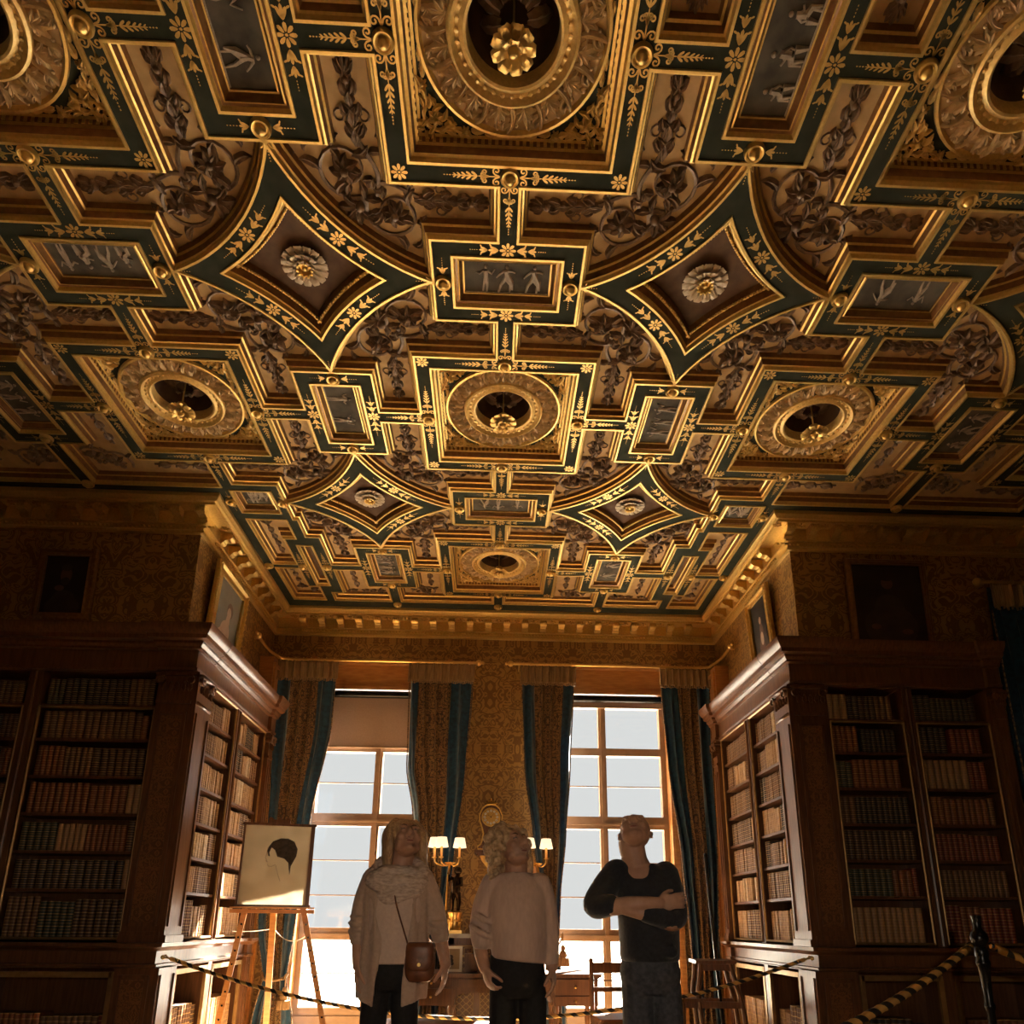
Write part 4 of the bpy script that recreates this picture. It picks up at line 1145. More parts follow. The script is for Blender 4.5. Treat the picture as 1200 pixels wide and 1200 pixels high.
# ------------------------------------------------------------------ portraits on the walls
def portrait(label, W, Hh, fw, mats, style, loc, rot, tilt=0.06, frame_m='gilt_old', orn=True):
    """hung with its back to local +y; centre of the lower edge at loc"""
    t = thing('portrait_painting', label, 'painting', loc, rot); t.rotation_euler = (tilt, 0, rot)
    fr = MB(); prof = [(0,0),(.0,-.03),(.012,-.045),(.03,-.05),(fw*.5,-.03),(fw*.8,-.028),(fw,-.036),(fw,-.012)]
    loop = [(-W/2,0),(W/2,0),(W/2,Hh),(-W/2,Hh)]
    base = len(fr.v); n = 4; rings = [inset(loop, d) for d, y in prof]
    for r_, (d, y) in zip(rings, prof):
        for p in r_: fr.v.append(Vector((p[0], y, p[1])))
    for k in range(len(prof)-1):
        for i in range(4): fr.f.append([k*4+i, k*4+(i+1)%4, (k+1)*4+(i+1)%4, (k+1)*4+i]); fr.m.append(0)
    fr.box(-W/2,W/2,-.004,.0,0,Hh)
    if orn:
        per = 2*(W+Hh); n = int(per/.055)
        for i in range(n):
            s = per*i/n
            x, z = (-W/2+s,0) if s < W else (W/2,s-W) if s < W+Hh else (W/2-(s-W-Hh),Hh) if s < 2*W+Hh else (-W/2,Hh-(s-2*W-Hh))
            k = .86; fr.ball((x*(1-.03/W), -.043, Hh/2+(z-Hh/2)*(1-.03/Hh)), .017, 6, 4, 0, (1,.5,1))
    fr.build('frame', M[frame_m], t)
    iw, ih = W-2*fw, Hh-2*fw
    c = MB(); c.box(-iw/2-.01,iw/2+.01,-.016,-.005,fw-.01,Hh-fw+.01); c.build('canvas', M[mats[0]], t)
    def flat(ps, m, name, y=-.018):
        g = MB()
        for (x, z, rx, rz) in ps:
            g.add([(x*iw+rx*iw*cos(a), y, fw+z*ih+rz*ih*sin(a)) for a in [2*pi*i/24 for i in range(24)]], [tuple(range(24))])
            y -= .0004
        g.build(name, M[m], t, None, 0)
    for name, m, ps, y in style: flat(ps, m, name, y)
    return t
ST_BEARD = [('painted_coat','cloth_dim',[(0,.10,.40,.22),(0,.25,.26,.16)],-.0165),('painted_face','flesh_dim',[(.0,.67,.13,.15)],-.0185),('painted_collar','flesh_dim',[(-.12,.44,.11,.05)],-.0180),('painted_beard','cloth_dim',[(0,.56,.10,.07),(0,.80,.13,.06)],-.0205)]
ST_SEAT = [('painted_coat','cloth_dim',[(0,.20,.38,.28),(0,.42,.22,.20)],-.0165),('painted_face','flesh_dim',[(0,.76,.085,.075)],-.0185),('painted_hand','flesh_dim',[(-.22,.20,.07,.035)],-.0185),('painted_hand','flesh_dim',[(.22,.14,.08,.035)],-.0185),('painted_hair','canvas_dark',[(0,.825,.09,.035)],-.0205)]
ST_LADY = [('painted_dress','flesh_pale',[(-.05,.12,.30,.24),(.0,.32,.20,.16),(.05,.48,.08,.12)],-.0165),('painted_hair','brow',[(.08,.66,.13,.11)],-.0185),('painted_face','flesh_pale',[(.05,.61,.085,.085)],-.0205)]
ST_STAND = [('painted_robe','flesh_dim',[(.0,.26,.20,.26),(.02,.50,.12,.16)],-.0165),('painted_face','flesh_pale',[(.0,.70,.07,.055)],-.0185),('painted_arm','flesh_pale',[(.02,.42,.09,.10)],-.0187),('painted_drapery','cloth_dim',[(.25,.40,.10,.30)],-.0205)]
portrait('small dark portrait of a bearded man in an old frame on left main wall', .47, .62, .065, ['canvas_dark'], ST_BEARD, (-3.50,WY-.006,3.45), 0, .05, 'shaded_dark_gilt')
portrait('large dark portrait of a seated man above the right main bookcase', .70, .80, .05, ['canvas_dark'], ST_SEAT, (3.29,WY-.006,3.38), 0, .03, 'shaded_dark_gilt', False)
portrait('portrait of a pale lady in a carved gilt frame above the left bay bookcase', .74, .84, .10, ['canvas_green'], ST_LADY, (-WX+.006,6.06,3.36), pi/2, .05, 'gilt')
portrait('small framed painting of a standing figure above the right bay bookcase', .52, .80, .075, ['canvas_dark'], ST_STAND, (WX-.006,6.08,3.38), -pi/2, .05, 'gilt_old')
# ------------------------------------------------------------------ rope barrier
def rope_mesh(pts, rad, pitch=.085, n=10):
    P_ = []; tot = 0; out = [Vector(pts[0])]
    src = [Vector(p) for p in pts]
    for a, b in zip(src, src[1:]):
        k = max(1, int((b-a).length/.010))
        for i in range(1, k+1): out.append(a.lerp(b, i/k))
    mb = MB(); tw = []; s = 0; prev = None
    for i, p in enumerate(out):
        t = (out[min(i+1,len(out)-1)]-out[max(i-1,0)]).normalized()
        if i: s += (p-out[i-1]).length
        x = t.cross(Vector((0,0,1))).normalized(); y = t.cross(x)
        for j in range(n):
            a = 2*pi*j/n; ph = a-2*pi*s/pitch
            r = rad*(.86+.16*abs(cos(ph)))
            mb.v.append(p+(x*cos(a)+y*sin(a))*r)
            tw.append(.5+.5*sin(ph))
    for i in range(len(out)-1):
        for j in range(n): mb.f.append([i*n+j,(i+1)*n+j,(i+1)*n+(j+1)%n,i*n+(j+1)%n]); mb.m.append(0)
    me = mb.mesh('rope', M['rope'], 0)
    at = me.attributes.new('twist', 'FLOAT', 'POINT'); at.data.foreach_set('value', tw)
    return me
def sag(a, b, s, n=24):
    a = Vector(a); b = Vector(b); return [a.lerp(b, i/n)-Vector((0,0,4*s*(i/n)*(1-i/n))) for i in range(n+1)]
def hookmb(p, d):
    mb = MB(); p = Vector(p); d = Vector(d).normalized()
    mb.tube([p, p+d*.05], .012, 8); mb.ball(p+d*.055, .014, 8, 5)
    mb.tube([p-d*.0, p-d*.02, p-d*.035+Vector((0,0,.012)), p-d*.045], .005, 6); return mb
t = thing('barrier_rope', 'black and gold twisted rope hung across the mouth of the window bay', 'rope', (0,5.18,.0))
a, b = (-2.185,0,.912), (2.185,0,.930)
obj('rope', rope_mesh(sag(a, b, .385), .0135), t)
hookmb(a, (1,0,-.3)).build('hook', M['brass'], t); hookmb(b, (-1,0,-.3)).build('hook', M['brass'], t)
for x, z, s in ((-2.185,.912,-1),(2.185,.930,1)):
    g = MB(); g.tube([(x,0,z),(x+s*.06,.03,z+.005)], .006, 6); g.ball((x+s*.065,.035,z+.005), .016, 8, 5); g.build('wall_eye', M['brass'], t)
STP = [(.155,0),(.158,.015),(.150,.030),(.090,.045),(.045,.060),(.030,.085),(.024,.12),(.020,.16),(.020,.72),(.026,.735),(.026,.75),(.020,.765),(.024,.86),(.030,.94),(.036,.95),(.036,.965),(.030,.98),(.034,1.00),(.034,1.03),(.028,1.04),(.040,1.06),(.046,1.085),(.040,1.11),(.026,1.125),(.020,1.14),(.022,1.175),(.026,1.20),(.018,1.205),(.001,1.205)]
sv = None
for k, (x, y, lb) in enumerate(((2.60,3.90,'black turned stanchion holding rope ends in front of the right dark bookcase'),(-2.05,1.0,'black turned stanchion to the left, nearest the camera'),(5.0,4.35,'black turned stanchion beyond the right edge of the photo'))):
    if sv is None:
        sv = thing('stanchion', lb, 'stanchion', (x,y,.012), 0, 'rope stanchions'); g = MB(); g.lathe(STP[:7], 24); g.build('base', M['black_iron'], sv)
        g = MB(); g.lathe(STP[6:], 18); g.build('post', M['black_iron'], sv)
        for s in (-1,1):
            g = MB(); g.tube([(s*.03,0,1.05),(s*.06,0,1.06),(s*.075,0,1.05),(s*.07,0,1.035)], .006, 6); g.build('hook', M['black_iron'], sv)
    else:
        o = copy_tree(sv); o.location = (x,y,.012); o['label'] = lb
def brope(label, a, b, s):
    t = thing('barrier_rope', label, 'rope', (0,0,0))
    pts = sag(a, b, s); obj('rope', rope_mesh(pts, .020, .11), t)
    for e, f in ((0,1),(-1,-2)): 
        d = (pts[f]-pts[e]); g = MB(); q = d.normalized(); g.tube([pts[e]-q*.02, pts[e]+q*.07], [.016,.022], 10); g.build('ferrule', M['brass'], t)
brope('black and gold rope running down to the left from the black stanchion', (2.51,3.86,1.05), (-1.96,1.02,1.05), .44)
brope('short black and gold rope running off to the right from the black stanchion', (2.69,3.92,1.05), (4.91,4.34,1.05), .22)

# ------------------------------------------------------------------ easel with the framed drawing
t = thing('easel', 'wooden artist easel with pegged legs in front of the left window', 'easel', (-1.86,6.30,0), .22)
def legbeam(p, q, name='leg', w=.045, d=.022, holes=9, m='oak'):
    g = MB(); g.beam(p, q, w, d, 0, (0,-1,0)); o = g.build(name, M[m], t)
    if holes:
        h = MB(); P0 = Vector(p); Q0 = Vector(q)
        for i in range(holes):
            c = P0.lerp(Q0, .10+.66*i/(holes-1))
            h.tube([c+Vector((0,-.0125,0)), c+Vector((0,-.0115,0))], .008, 10)
        h.build('peg_hole', M['black_iron'], o)
legbeam((-.215,-.028,1.262),(-.372,-.06,0)); legbeam((.250,-.028,1.262),(.575,-.06,0))
legbeam((.01,.0,1.25),(.02,.46,0), 'rear_leg', .05, .025, 0)
g = MB(); g.beam((-.33,-.045,1.240),(.34,-.045,1.240),.05,.03); g.box(-.33,.34,-.10,-.03,1.263,1.275); g.build('tray', M['oak'], t)
g = MB(); g.beam((-.02,-.020,1.27),(-.02,-.020,1.30),.05,.02); g.build('centre_post', M['oak'], t)
g = MB()
for a, b, s in (((-.30,-.02,1.08),(.0,.22,1.10),.01),((.02,.22,1.09),(.32,-.02,1.07),.08)): g.tube(sag(a, b, s, 16), .004, 5)
g.build('chain', M['steel'], t)
p = thing('framed_drawing', 'framed drawing of a woman in profile on the easel', 'picture', (-1.845,6.232,1.2765)); p.rotation_euler = (-.05,0,.22)
fw, fh = .585, .70
g = MB()
for a, b in ((-fw/2,-fw/2+.018),(fw/2-.032,fw/2)): g.box(a,b,-.014,.014,0,fh)
for a, b in ((0,.016),(fh-.022,fh)): g.box(-fw/2-.01,fw/2+.012,-.014,.014,a,b)
g.build('frame', M['mahogany'], p)
g = MB(); g.box(-.10,.08,-.016,.016,fh,fh+.03)
for x in (-.08,-.01,.06): g.ball((x,.0,fh+.03), .022, 8, 6, 0, (1,.7,1))
g.build('crest', M['mahogany'], p)
# the crumpled sheet
g = MB(); n = 44
for j in range(n+1):
    for i in range(n+1):
        x = -fw/2+.014+(fw-.040)*i/n; z = .014+(fh-.034)*j/n
        a = atan2(z-.40, x-.02); r = hypot(x-.02, z-.40)
        w = .0050*sin(7*a+9*r+1.5*sin(20*r))*min(1, max(0, r-.06)*7)*(.3+.7*abs(sin(2.3*a+1)))+.0010*sin(40*x+25*z)
        g.v.append(Vector((x,-.004+w,z)))
for j in range(n):
    for i in range(n): k = j*(n+1)+i; g.f.append([k,k+1,k+n+2,k+n+1]); g.m.append(0)
g.build('sheet', M['sheet'], p, None, 0)
def sh(pts, m, name, y): 
    # (u,v) measured on the sheet, v downwards
    q = [(-fw/2+u*fw, y, fh*(1-v)) for u, v in pts]; k = MB()
    tt = geometry.tessellate_polygon([[Vector((a[0],a[2],0)) for a in q]]); k.add(q, [tuple(x) for x in tt]); return k.build(name, M[m], p, None, 0)
sh([(.355,.345),(.375,.40),(.40,.41),(.385,.36),(.41,.30),(.46,.33),(.50,.41),(.60,.43),(.66,.48),(.68,.58),(.695,.62),(.70,.52),(.765,.40),(.775,.31),(.72,.22),(.63,.185),(.53,.185),(.42,.225),(.37,.29)], 'ink', 'drawn_hair', -.0110)
g = MB()
for ln in ([(.36,.30),(.35,.36),(.345,.40),(.338,.43),(.355,.445)],[(.355,.445),(.350,.465),(.365,.475)],[(.36,.46),(.365,.475),(.38,.475)],[(.375,.50),(.385,.525),(.43,.53),(.49,.505)],[(.49,.515),(.53,.62),(.57,.70)],[(.68,.57),(.69,.62)]):
    g.tube([(-fw/2+u*fw,-.0115,fh*(1-v)) for u, v in ln], .0026, 5)
g.build('drawn_line', M['ink_soft'], p)

# ------------------------------------------------------------------ writing desk and what is on it
t = thing('writing_desk', 'mahogany kneehole writing desk in front of the window pier', 'desk', (.20,6.58,0))
g = MB(); g.box(-.96,.76,0,.62,.705,.735); g.box(-.94,.74,.02,.60,.695,.705); g.build('top', M['mahogany'], t)
g = MB(); g.box(-.90,.70,.06,.56,.7351,.737); g.build('writing_surface', M['leather_tan'], t)
g = MB(); g.box(-.93,.73,.02,.60,.62,.70); 
for a, b in ((-.93,-.52),(.33,.73)): g.box(a,b,.03,.60,.47,.62)
arcp = [(-.52,.62),(-.52,.52),(-.50,.55),(-.46,.575),(.27,.575),(.31,.55),(.33,.52),(.33,.62)]
g.add([(x,.03,z) for x,z in arcp]+[(x,.05,z) for x,z in arcp], [tuple(range(8)), tuple(range(15,7,-1))]+[(i,8+i,8+(i+1)%8,(i+1)%8) for i in range(8)])
g.build('carcass', M['mahogany'], t)
for x0, x1, z0, z1 in ((-.91,-.54,.625,.69),(-.50,.31,.625,.69),(.35,.71,.56,.69),(.35,.71,.475,.55),(-.91,-.54,.475,.612)):
    g = MB(); g.box(x0,x1,.008,.03,z0,z1); d = g.build('drawer', M['mahogany'], t)
    g = MB(); c = (x0+x1)/2; g.ball((c,.0,(z0+z1)/2), .012, 8, 5); g.build('knob', M['brass'], d)
for x in (-.90,-.55,.36,.70):
    for y in (.06,.56):
        g = MB(); g.lathe([(.026,.47),(.028,.42),(.022,.40),(.026,.36),(.020,.12),(.026,.09),(.018,.06),(.022,.02),(.018,0)], 12, 0, Matrix.Translation((x,y,0)), None, True); g.build('leg', M['mahogany'], t)
t = thing('picture_frame', 'small white framed print standing on the desk', 'picture frame', (-.36,6.78,.7375)); t.rotation_euler = (-.12,0,0)
g = MB(); g.box(-.09,.09,-.008,.008,0,.22); g.build('frame', M['white_card'], t)
g = MB(); g.box(-.078,.066,-.010,-.007,.022,.195); g.build('print', M['paper'], t)
g = MB(); 
for x, z, r in ((-.01,.125,.020),(-.012,.095,.024),(.0,.07,.016)): g.tube([(x,-.0105,z),(x,-.0115,z)], r, 14)
g.build('printed_figure', M['ink'], t)
g = MB(); g.beam((0,.0,.15),(0,.085,.010),.03,.006); g.build('strut', M['white_card'], t)
t = thing('desk_box', 'small brown box on the desk beside the framed print', 'box', (-.19,6.80,.7375)); g = MB(); g.box(-.055,.055,-.05,.05,0,.13); g.build('body', M['mahogany'], t); g = MB(); g.box(-.06,.06,-.055,.055,.13,.155); g.build('lid', M['mahogany'], t)
# chair
def chair(label, loc, rot):
    t = thing('side_chair', label, 'chair', loc, rot)
    for s in (-1,1):
        g = MB(); g.tube(smoothpath([(s*.155,.20,.0),(s*.160,.185,.25),(s*.165,.18,.44),(s*.160,.20,.60),(s*.150,.255,.855)],6), [.020]*25, 8, 0); g.ball((s*.150,.256,.858), .022, 8, 5); g.build('back_post', M['mahogany'], t)
        g = MB(); g.tube(smoothpath([(s*.19,-.19,.44),(s*.195,-.20,.25),(s*.19,-.215,.0)],6), [.022-.0005*i for i in range(13)], 8); g.build('front_leg', M['mahogany'], t)
        g = MB(); g.beam((s*.175,.18,.40),(s*.19,-.19,.40),.02,.055); g.beam((s*.165,.185,.20),(s*.19,-.20,.20),.014,.022); g.build('side_rail', M['mahogany'], t)
    g = MB(); g.beam((-.155,.25,.80),(.155,.25,.80),.022,.085); g.build('top_rail', M['mahogany'], t)
    g = MB(); g.beam((-.160,.205,.63),(.160,.205,.63),.018,.038); g.beam((-.155,.225,.70),(.155,.225,.70),.008,.010); g.build('cross_rail', M['mahogany'], t)
    g = MB(); g.beam((-.18,-.19,.40),(.18,-.19,.40),.02,.055); g.build('front_rail', M['mahogany'], t)
    g = MB(); g.prism([(-.20,-.22),(.20,-.22),(.205,-.20),(.178,.20),(-.178,.20),(-.205,-.20)], .425,.445); g.build('seat', M['leather_tan'], t)
    return t
chair('mahogany rail-back side chair at the right end of the writing desk', (1.02,6.15,0), .12)
t = thing('bench', 'low leather-topped bench in front of the writing desk', 'bench', (-.36,5.92,0))
g = MB(); g.box(-.50,.42,-.17,.17,.34,.40); g.build('frame', M['mahogany'], t)
g = MB(); g.prism([(-.50+.03*0,-.17),(.42,-.17),(.42,.17),(-.50,.17)], .40,.43); g.ball((-.04,0,.43), 1., 20, 6, 0, (.45,.16,.03)); g.build('cushion', M['leather_tan'], t)
for x in (-.47,.39):
    for y in (-.14,.14): g = MB(); g.tube([(x,y,.345),(x,y,0)], [.022,.015], 8); g.build('leg', M['mahogany'], t)
# library steps
t = thing('library_steps', 'dark wooden library steps with a tall pole beside the right bay bookcase', 'library steps', (1.86,6.30,0)); t.rotation_euler = (0,0,-.12)
def side(y):
    g = MB()
    for pts in ([(-.12,.85),(-.135,.72),(-.15,.60),(-.13,.30),(-.16,0)],[(.12,.85),(.15,.72),(.20,.50),(.22,.25),(.26,0)],[(-.28,.54),(-.285,.3),(-.29,0)]):
        q = smoothpath([(x,y,z) for x,z in pts],6); g.tube(q, .021, 8)
    g.beam((-.30,y,.53),(.20,y,.53),.026,.05); g.beam((-.28,y,.20),(.22,y,.20),.022,.035); g.beam((-.135,y,.82),(.13,y,.82),.026,.05)
    return g
for y in (-.15,.15): side(y).build('side_frame', M['mahogany'], t)
g = MB(); g.box(-.165,.165,-.19,.19,.85,.875); g.build('top_step', M['mahogany'], t)
g = MB(); g.box(-.315,-.10,-.19,.19,.555,.578); g.build('lower_step', M['mahogany'], t)
for x, z in ((-.28,.20),(.22,.20)): g = MB(); g.beam((x,-.15,z),(x,.15,z),.022,.035); g.build('stretcher', M['mahogany'], t)
g = MB(); g.tube([(.10,.14,.0),(.03,.17,1.76)], .016, 10); g.ball((.03,.17,1.765), .018, 8, 5); g.build('pole', M['black_iron'], t)

# ------------------------------------------------------------------ grille cabinet on the pier, candelabra and clock
t = thing('grille_cabinet', 'marble-topped cabinet with pierced brass grilles against the window pier', 'cabinet', (.0,7.20,0))
g = MB(); g.box(-.42,.42,.02,.36,0,.10); g.box(-.40,.40,.06,.36,.10,1.02); 
for x in (-.40,-.14,.14,.40): g.box(x-.03,x+.03,.02,.07,.10,1.02)
g.box(-.42,.42,.02,.07,.96,1.02); g.box(-.42,.42,.02,.07,.10,.16); g.build('carcass', M['mahogany'], t)
g = MB(); g.box(-.45,.45,-.01,.365,1.02,1.06); g.build('marble_top', M['marble'], t)
def key(g, x0, x1, z, s):
    n = int((x1-x0)/s); 
    for i in range(n):
        x = x0+(x1-x0)*i/n; w = (x1-x0)/n; r = .007
        for a, b, c, d in ((0,0,0,.9),(0,.9,.75,.9),(.75,.9,.75,.3),(.75,.3,.35,.3),(.35,.3,.35,.6),(0,0,1,0)):
            g.beam((x+a*w,.048,z+b*s),(x+c*w+1e-4,.048,z+d*s+1e-4),r,r)
for a, b in ((-.37,-.17),(-.11,.11),(.17,.37)):
    g = MB(); key(g, a, b, .86, .075)
    for z0 in (.20,): 
        n = int((b-a)/.055); m = int(.62/.055)
        for i in range(n):
            for j in range(m):
                x = a+(b-a)*(i+.5)/n; z = z0+.62*(j+.5)/m; w = (b-a)/n/2
                for dx, dz in ((w,w),(-w,w)): g.beam((x-dx,.048,z-dz),(x+dx,.048,z+dz),.008,.006)
    for z in (.85,.185,.945): g.beam((a,.048,z),(b,.048,z),.012,.014)
    for x in (a,b): g.beam((x,.048,.185),(x,.048,.945),.012,.014)
    g.build('grille', M['dark_brass'], t)
def candelabrum_lamp(label, x, s):
    t = thing('candelabrum', label, 'candelabrum', (x,7.275,1.0605), 0, 'figure candelabra on the grille cabinet')
    g = MB(); g.box(-.075,.075,-.075,.075,0,.03); g.lathe([(.072,.03),(.066,.045),(.060,.06),(.062,.17),(.072,.185),(.074,.20),(.05,.215),(.001,.215)], 20)
    for k in range(10): a = k*2*pi/10; g.ball((.066*cos(a),.066*sin(a),.115+.012*cos(5*a)), .014, 6, 5)
    g.build('base', M['brass'], t)
    f = MB()     # the bronze child carrying the branch
    f.ball((.02*s,0,.60), .040, 10, 8); f.tube([(.02*s,0,.57),(.015*s,0,.53)], .02, 8); f.tube([(.015*s,0,.54),(.0,0,.46),(.0,0,.38)], [.042,.048,.044], 10)
    f.tube([(-.02,0,.39),(-.032,-.02,.31),(-.028,0,.215)], [.030,.024,.015], 8); f.tube([(.02,0,.39),(.035,.01,.30),(.030,-.01,.215)], [.030,.024,.015], 8)
    f.tube([(-.035*s,0,.53),(-.07*s,-.03,.50),(-.075*s,-.03,.58)], [.020,.016,.012], 8); f.tube([(.05*s,0,.53),(.06*s,-.04,.46),(.0,-.055,.44)], [.020,.016,.012], 8)
    f.build('bronze_figure', M['bronze'], t)
    g = MB(); g.tube(smoothpath([(-.085*s,-.03,.22),(-.080*s,-.03,.45),(-.07*s,-.03,.60),(-.06*s,-.02,.68)],5), .012, 8)
    c = Vector((-.06*s,-.02,.68)); 
    for k in range(8): h = MB(); leaf(h, 0,0, k*pi/4, .06, .016, .3, .02, 2); g.merge(h, Matrix.Translation(c))
    tips = ((-.155,-.05),(-.085,-.09),(.09,-.03))
    for dx, dy in tips: g.tube(smoothpath([c, c+Vector((dx*.4,dy*.4,-.035)), c+Vector((dx*.9,dy*.9,-.01)), c+Vector((dx,dy,.035))],5), .008, 6); g.lathe([(.004,.03),(.022,.040),(.024,.048),(.010,.05)], 10, 0, Matrix.Translation(c+Vector((dx,dy,0))))
    g.build('branch', M['brass'], t)
    for dx, dy in tips:
        q = c+Vector((dx,dy,.045)); g = MB(); g.tube([q, q+Vector((0,0,.115))], .012, 10); g.build('candle_tube', M['candle'], t)
        g = MB(); g.lathe([(.066,.098),(.047,.195)], 20, 0, Matrix.Translation(q)); solid(g.build('lamp_shade', M['shade'], t), .003)
        g = MB(); g.tube([q+Vector((0,0,.112)), q+Vector((0,0,.16))], [.008,.003], 6); g.build('bulb', M['shade'], t)
    return t
candelabrum_lamp('bronze figure candelabrum with three lit shades, left of the clock', -.372, 1)
candelabrum_lamp('bronze figure candelabrum with three lit shades, right of the clock', .375, -1)
t = thing('bracket_clock', 'gilt bracket clock with a round dial on the wall between the windows', 'clock', (-.035,7.47,1.892))
out = [(.13,0),(.13,.03),(.10,.05),(.085,.10),(.075,.16),(.09,.22),(.115,.29),(.118,.35),(.09,.42),(.05,.455),(0,.465)]
poly = out+[(-x,z) for x,z in out[-2::-1]]
g = MB(); g.prism(poly, -.05,.09, 0, Matrix(((1,0,0,0),(0,0,1,0),(0,1,0,0),(0,0,0,1)))); g.build('case', M['mahogany'], t)
g = MB(); g.tube([(x,-.05,z) for x,z in poly], .009, 6, 0, True, 1, True)
for k in range(5): h = MB(); leaf(h, 0,0, pi/2+(k-2)*.5, .075, .016, (k-2)*.3, .02, 2); g.merge(h, Matrix.Translation((0,-.045,.46)) @ Matrix.Rotation(pi/2,4,'X'))
for x, z in ((-.05,.13),(.05,.13),(0,.10),(0,.17),(-.03,.06),(.03,.06)): g.ball((x,-.052,z), .018, 8, 5)
g.build('gilt_mount', M['gilt'], t)
RX = Matrix.Rotation(pi/2, 4, 'X')
g = MB(); g.lathe([(.100,.050),(.098,.058),(.086,.060),(.084,.054)], 28, 0, Matrix.Translation((0,0,.33)) @ RX); g.build('bezel', M['gilt'], t)
g = MB(); g.lathe([(.086,.054),(.045,.056),(.001,.056)], 28, 0, Matrix.Translation((0,0,.33)) @ RX); dial = g.build('dial', M['gilt_old'], t)
for k, tx in enumerate(('XII','I','II','III','IIII','V','VI','VII','VIII','IX','X','XI')):
    a = pi/2-k*pi/6; g = MB(); c = Vector((.066*cos(a),-.0565,.33+.066*sin(a)))
    R = Matrix.Translation(c) @ Matrix.Rotation(-(a-pi/2), 4, 'Y')
    g.add([R @ Vector((.013*cos(q),0,.013*sin(q))) for q in [i*pi/7 for i in range(14)]], [tuple(range(14))], 0)
    w = len(tx); xs = [(i-(w-1)/2)*.0052 for i in range(w)]
    for ch, x in zip(tx, xs):
        for p, q in {'I':[((0,-.008),(0,.008))],'V':[((-.0025,.008),(0,-.008)),((.0025,.008),(0,-.008))],'X':[((-.0025,.008),(.0025,-.008)),((.0025,.008),(-.0025,-.008))]}[ch]:
            b0 = len(g.v); g.beam((x+p[0],-.0012,p[1]),(x+q[0],-.0012,q[1]),.0013,.0008,1); 
            for i in range(b0, len(g.v)): g.v[i] = R @ g.v[i]
    g.build('numeral_plaque', [M['white_card'], M['ink']], dial)
g = MB(); g.beam((0,-.060,.33),(-.034,-.060,.352),.004,.002); g.beam((0,-.060,.33),(.030,-.060,.366),.003,.002); g.ball((0,-.060,.33), .006, 8, 5); g.build('hand', M['ink'], t)
s = thing('clock_bracket', 'small carved wall bracket under the gilt clock', 'bracket', (-.035,7.50,1.88))
g = MB(); g.box(-.16,.16,-.10,.07,-.03,-.0005); g.box(-.14,.14,-.09,.07,-.05,-.03); g.build('shelf_board', M['mahogany'], s)
g = MB(); g.lathe([(.11,-.05),(.09,-.10),(.05,-.15),(.02,-.18),(.001,-.185)], 16, 0, Matrix.Diagonal((1,.6,1,1))); g.build('corbel', M['gilt_old'], s)

# ------------------------------------------------------------------ unseen lamp added behind the camera to brighten the people's fronts
t = thing('fill_lamp', 'added fill lamp in brass with a pale shade, unseen behind the camera', 'lamp', (.02,-.95,.012))
g = MB(); g.lathe([(.16,0),(.16,.02),(.05,.04),(.02,.06),(.014,.10),(.014,1.40),(.02,1.42),(.001,1.43)], 20); g.build('stand', M['brass'], t)
g = MB(); g.lathe([(.30,1.54),(.20,1.62),(.06,1.68),(.001,1.69)], 28); solid(g.build('lamp_shade', M['shade'], t), .003)  # dish shaped to keep the fill off the ceiling
l = bpy.data.lights.new('bulb', 'POINT'); l.energy = FILL_LAMP; l.color = (1.,.82,.62); l.shadow_soft_size = .06  # added fill light, no source known there
o = bpy.data.objects.new('bulb', l); COL.objects.link(o); o.parent = t; o.location = (0,0,1.50)
g = MB()
for k in range(3): g.tube([(.012*cos(k*2.1),.012*sin(k*2.1),1.42),(.20*cos(k*2.1),.20*sin(k*2.1),1.61)], .005, 6)
g.build('shade_carrier', M['brass'], t)
# ------------------------------------------------------------------ people
def remesh(mb, voxel, smooth=4, name='t'):
    me = bpy.data.meshes.new('tmp'); me.from_pydata([tuple(p) for p in mb.v], [], mb.f); me.update()
    bm_ = bmesh.new(); bm_.from_mesh(me); bmesh.ops.recalc_face_normals(bm_, faces=bm_.faces[:]); bm_.to_mesh(me); bm_.free()
    o = bpy.data.objects.new('tmp', me); COL.objects.link(o)
    r = o.modifiers.new('r', 'REMESH'); r.mode = 'VOXEL'; r.voxel_size = voxel; r.use_smooth_shade = True
    if smooth: s = o.modifiers.new('s', 'SMOOTH'); s.iterations = smooth; s.factor = .5
    bpy.context.view_layer.update()
    dg = bpy.context.evaluated_depsgraph_get()
    out = bpy.data.meshes.new_from_object(o.evaluated_get(dg)); out.name = name
    bpy.data.objects.remove(o); bpy.data.meshes.remove(me)
    out.materials.clear(); out.polygons.foreach_set('use_smooth', [True]*len(out.polygons))
    return out
def rbuild(mb, name, m, parent, voxel=.006, smooth=4):
    me = remesh(mb, voxel, smooth, name); me.materials.append(m); return obj(name, me, parent)
def limb(mb, pts, rad, n=14, sub=5):
    """a tapering limb with rounded ends"""
    q = smoothpath(pts, sub); k = len(q); R = []
    for i in range(k):
        t = i/(k-1)*(len(rad)-1); a = min(int(t), len(rad)-2); R.append(rad[a]+(rad[a+1]-rad[a])*(t-a))
    mb.tube(q, R, n); mb.ball(q[0], R[0]*.99, n, 8); mb.ball(q[-1], R[-1]*.99, n, 8)
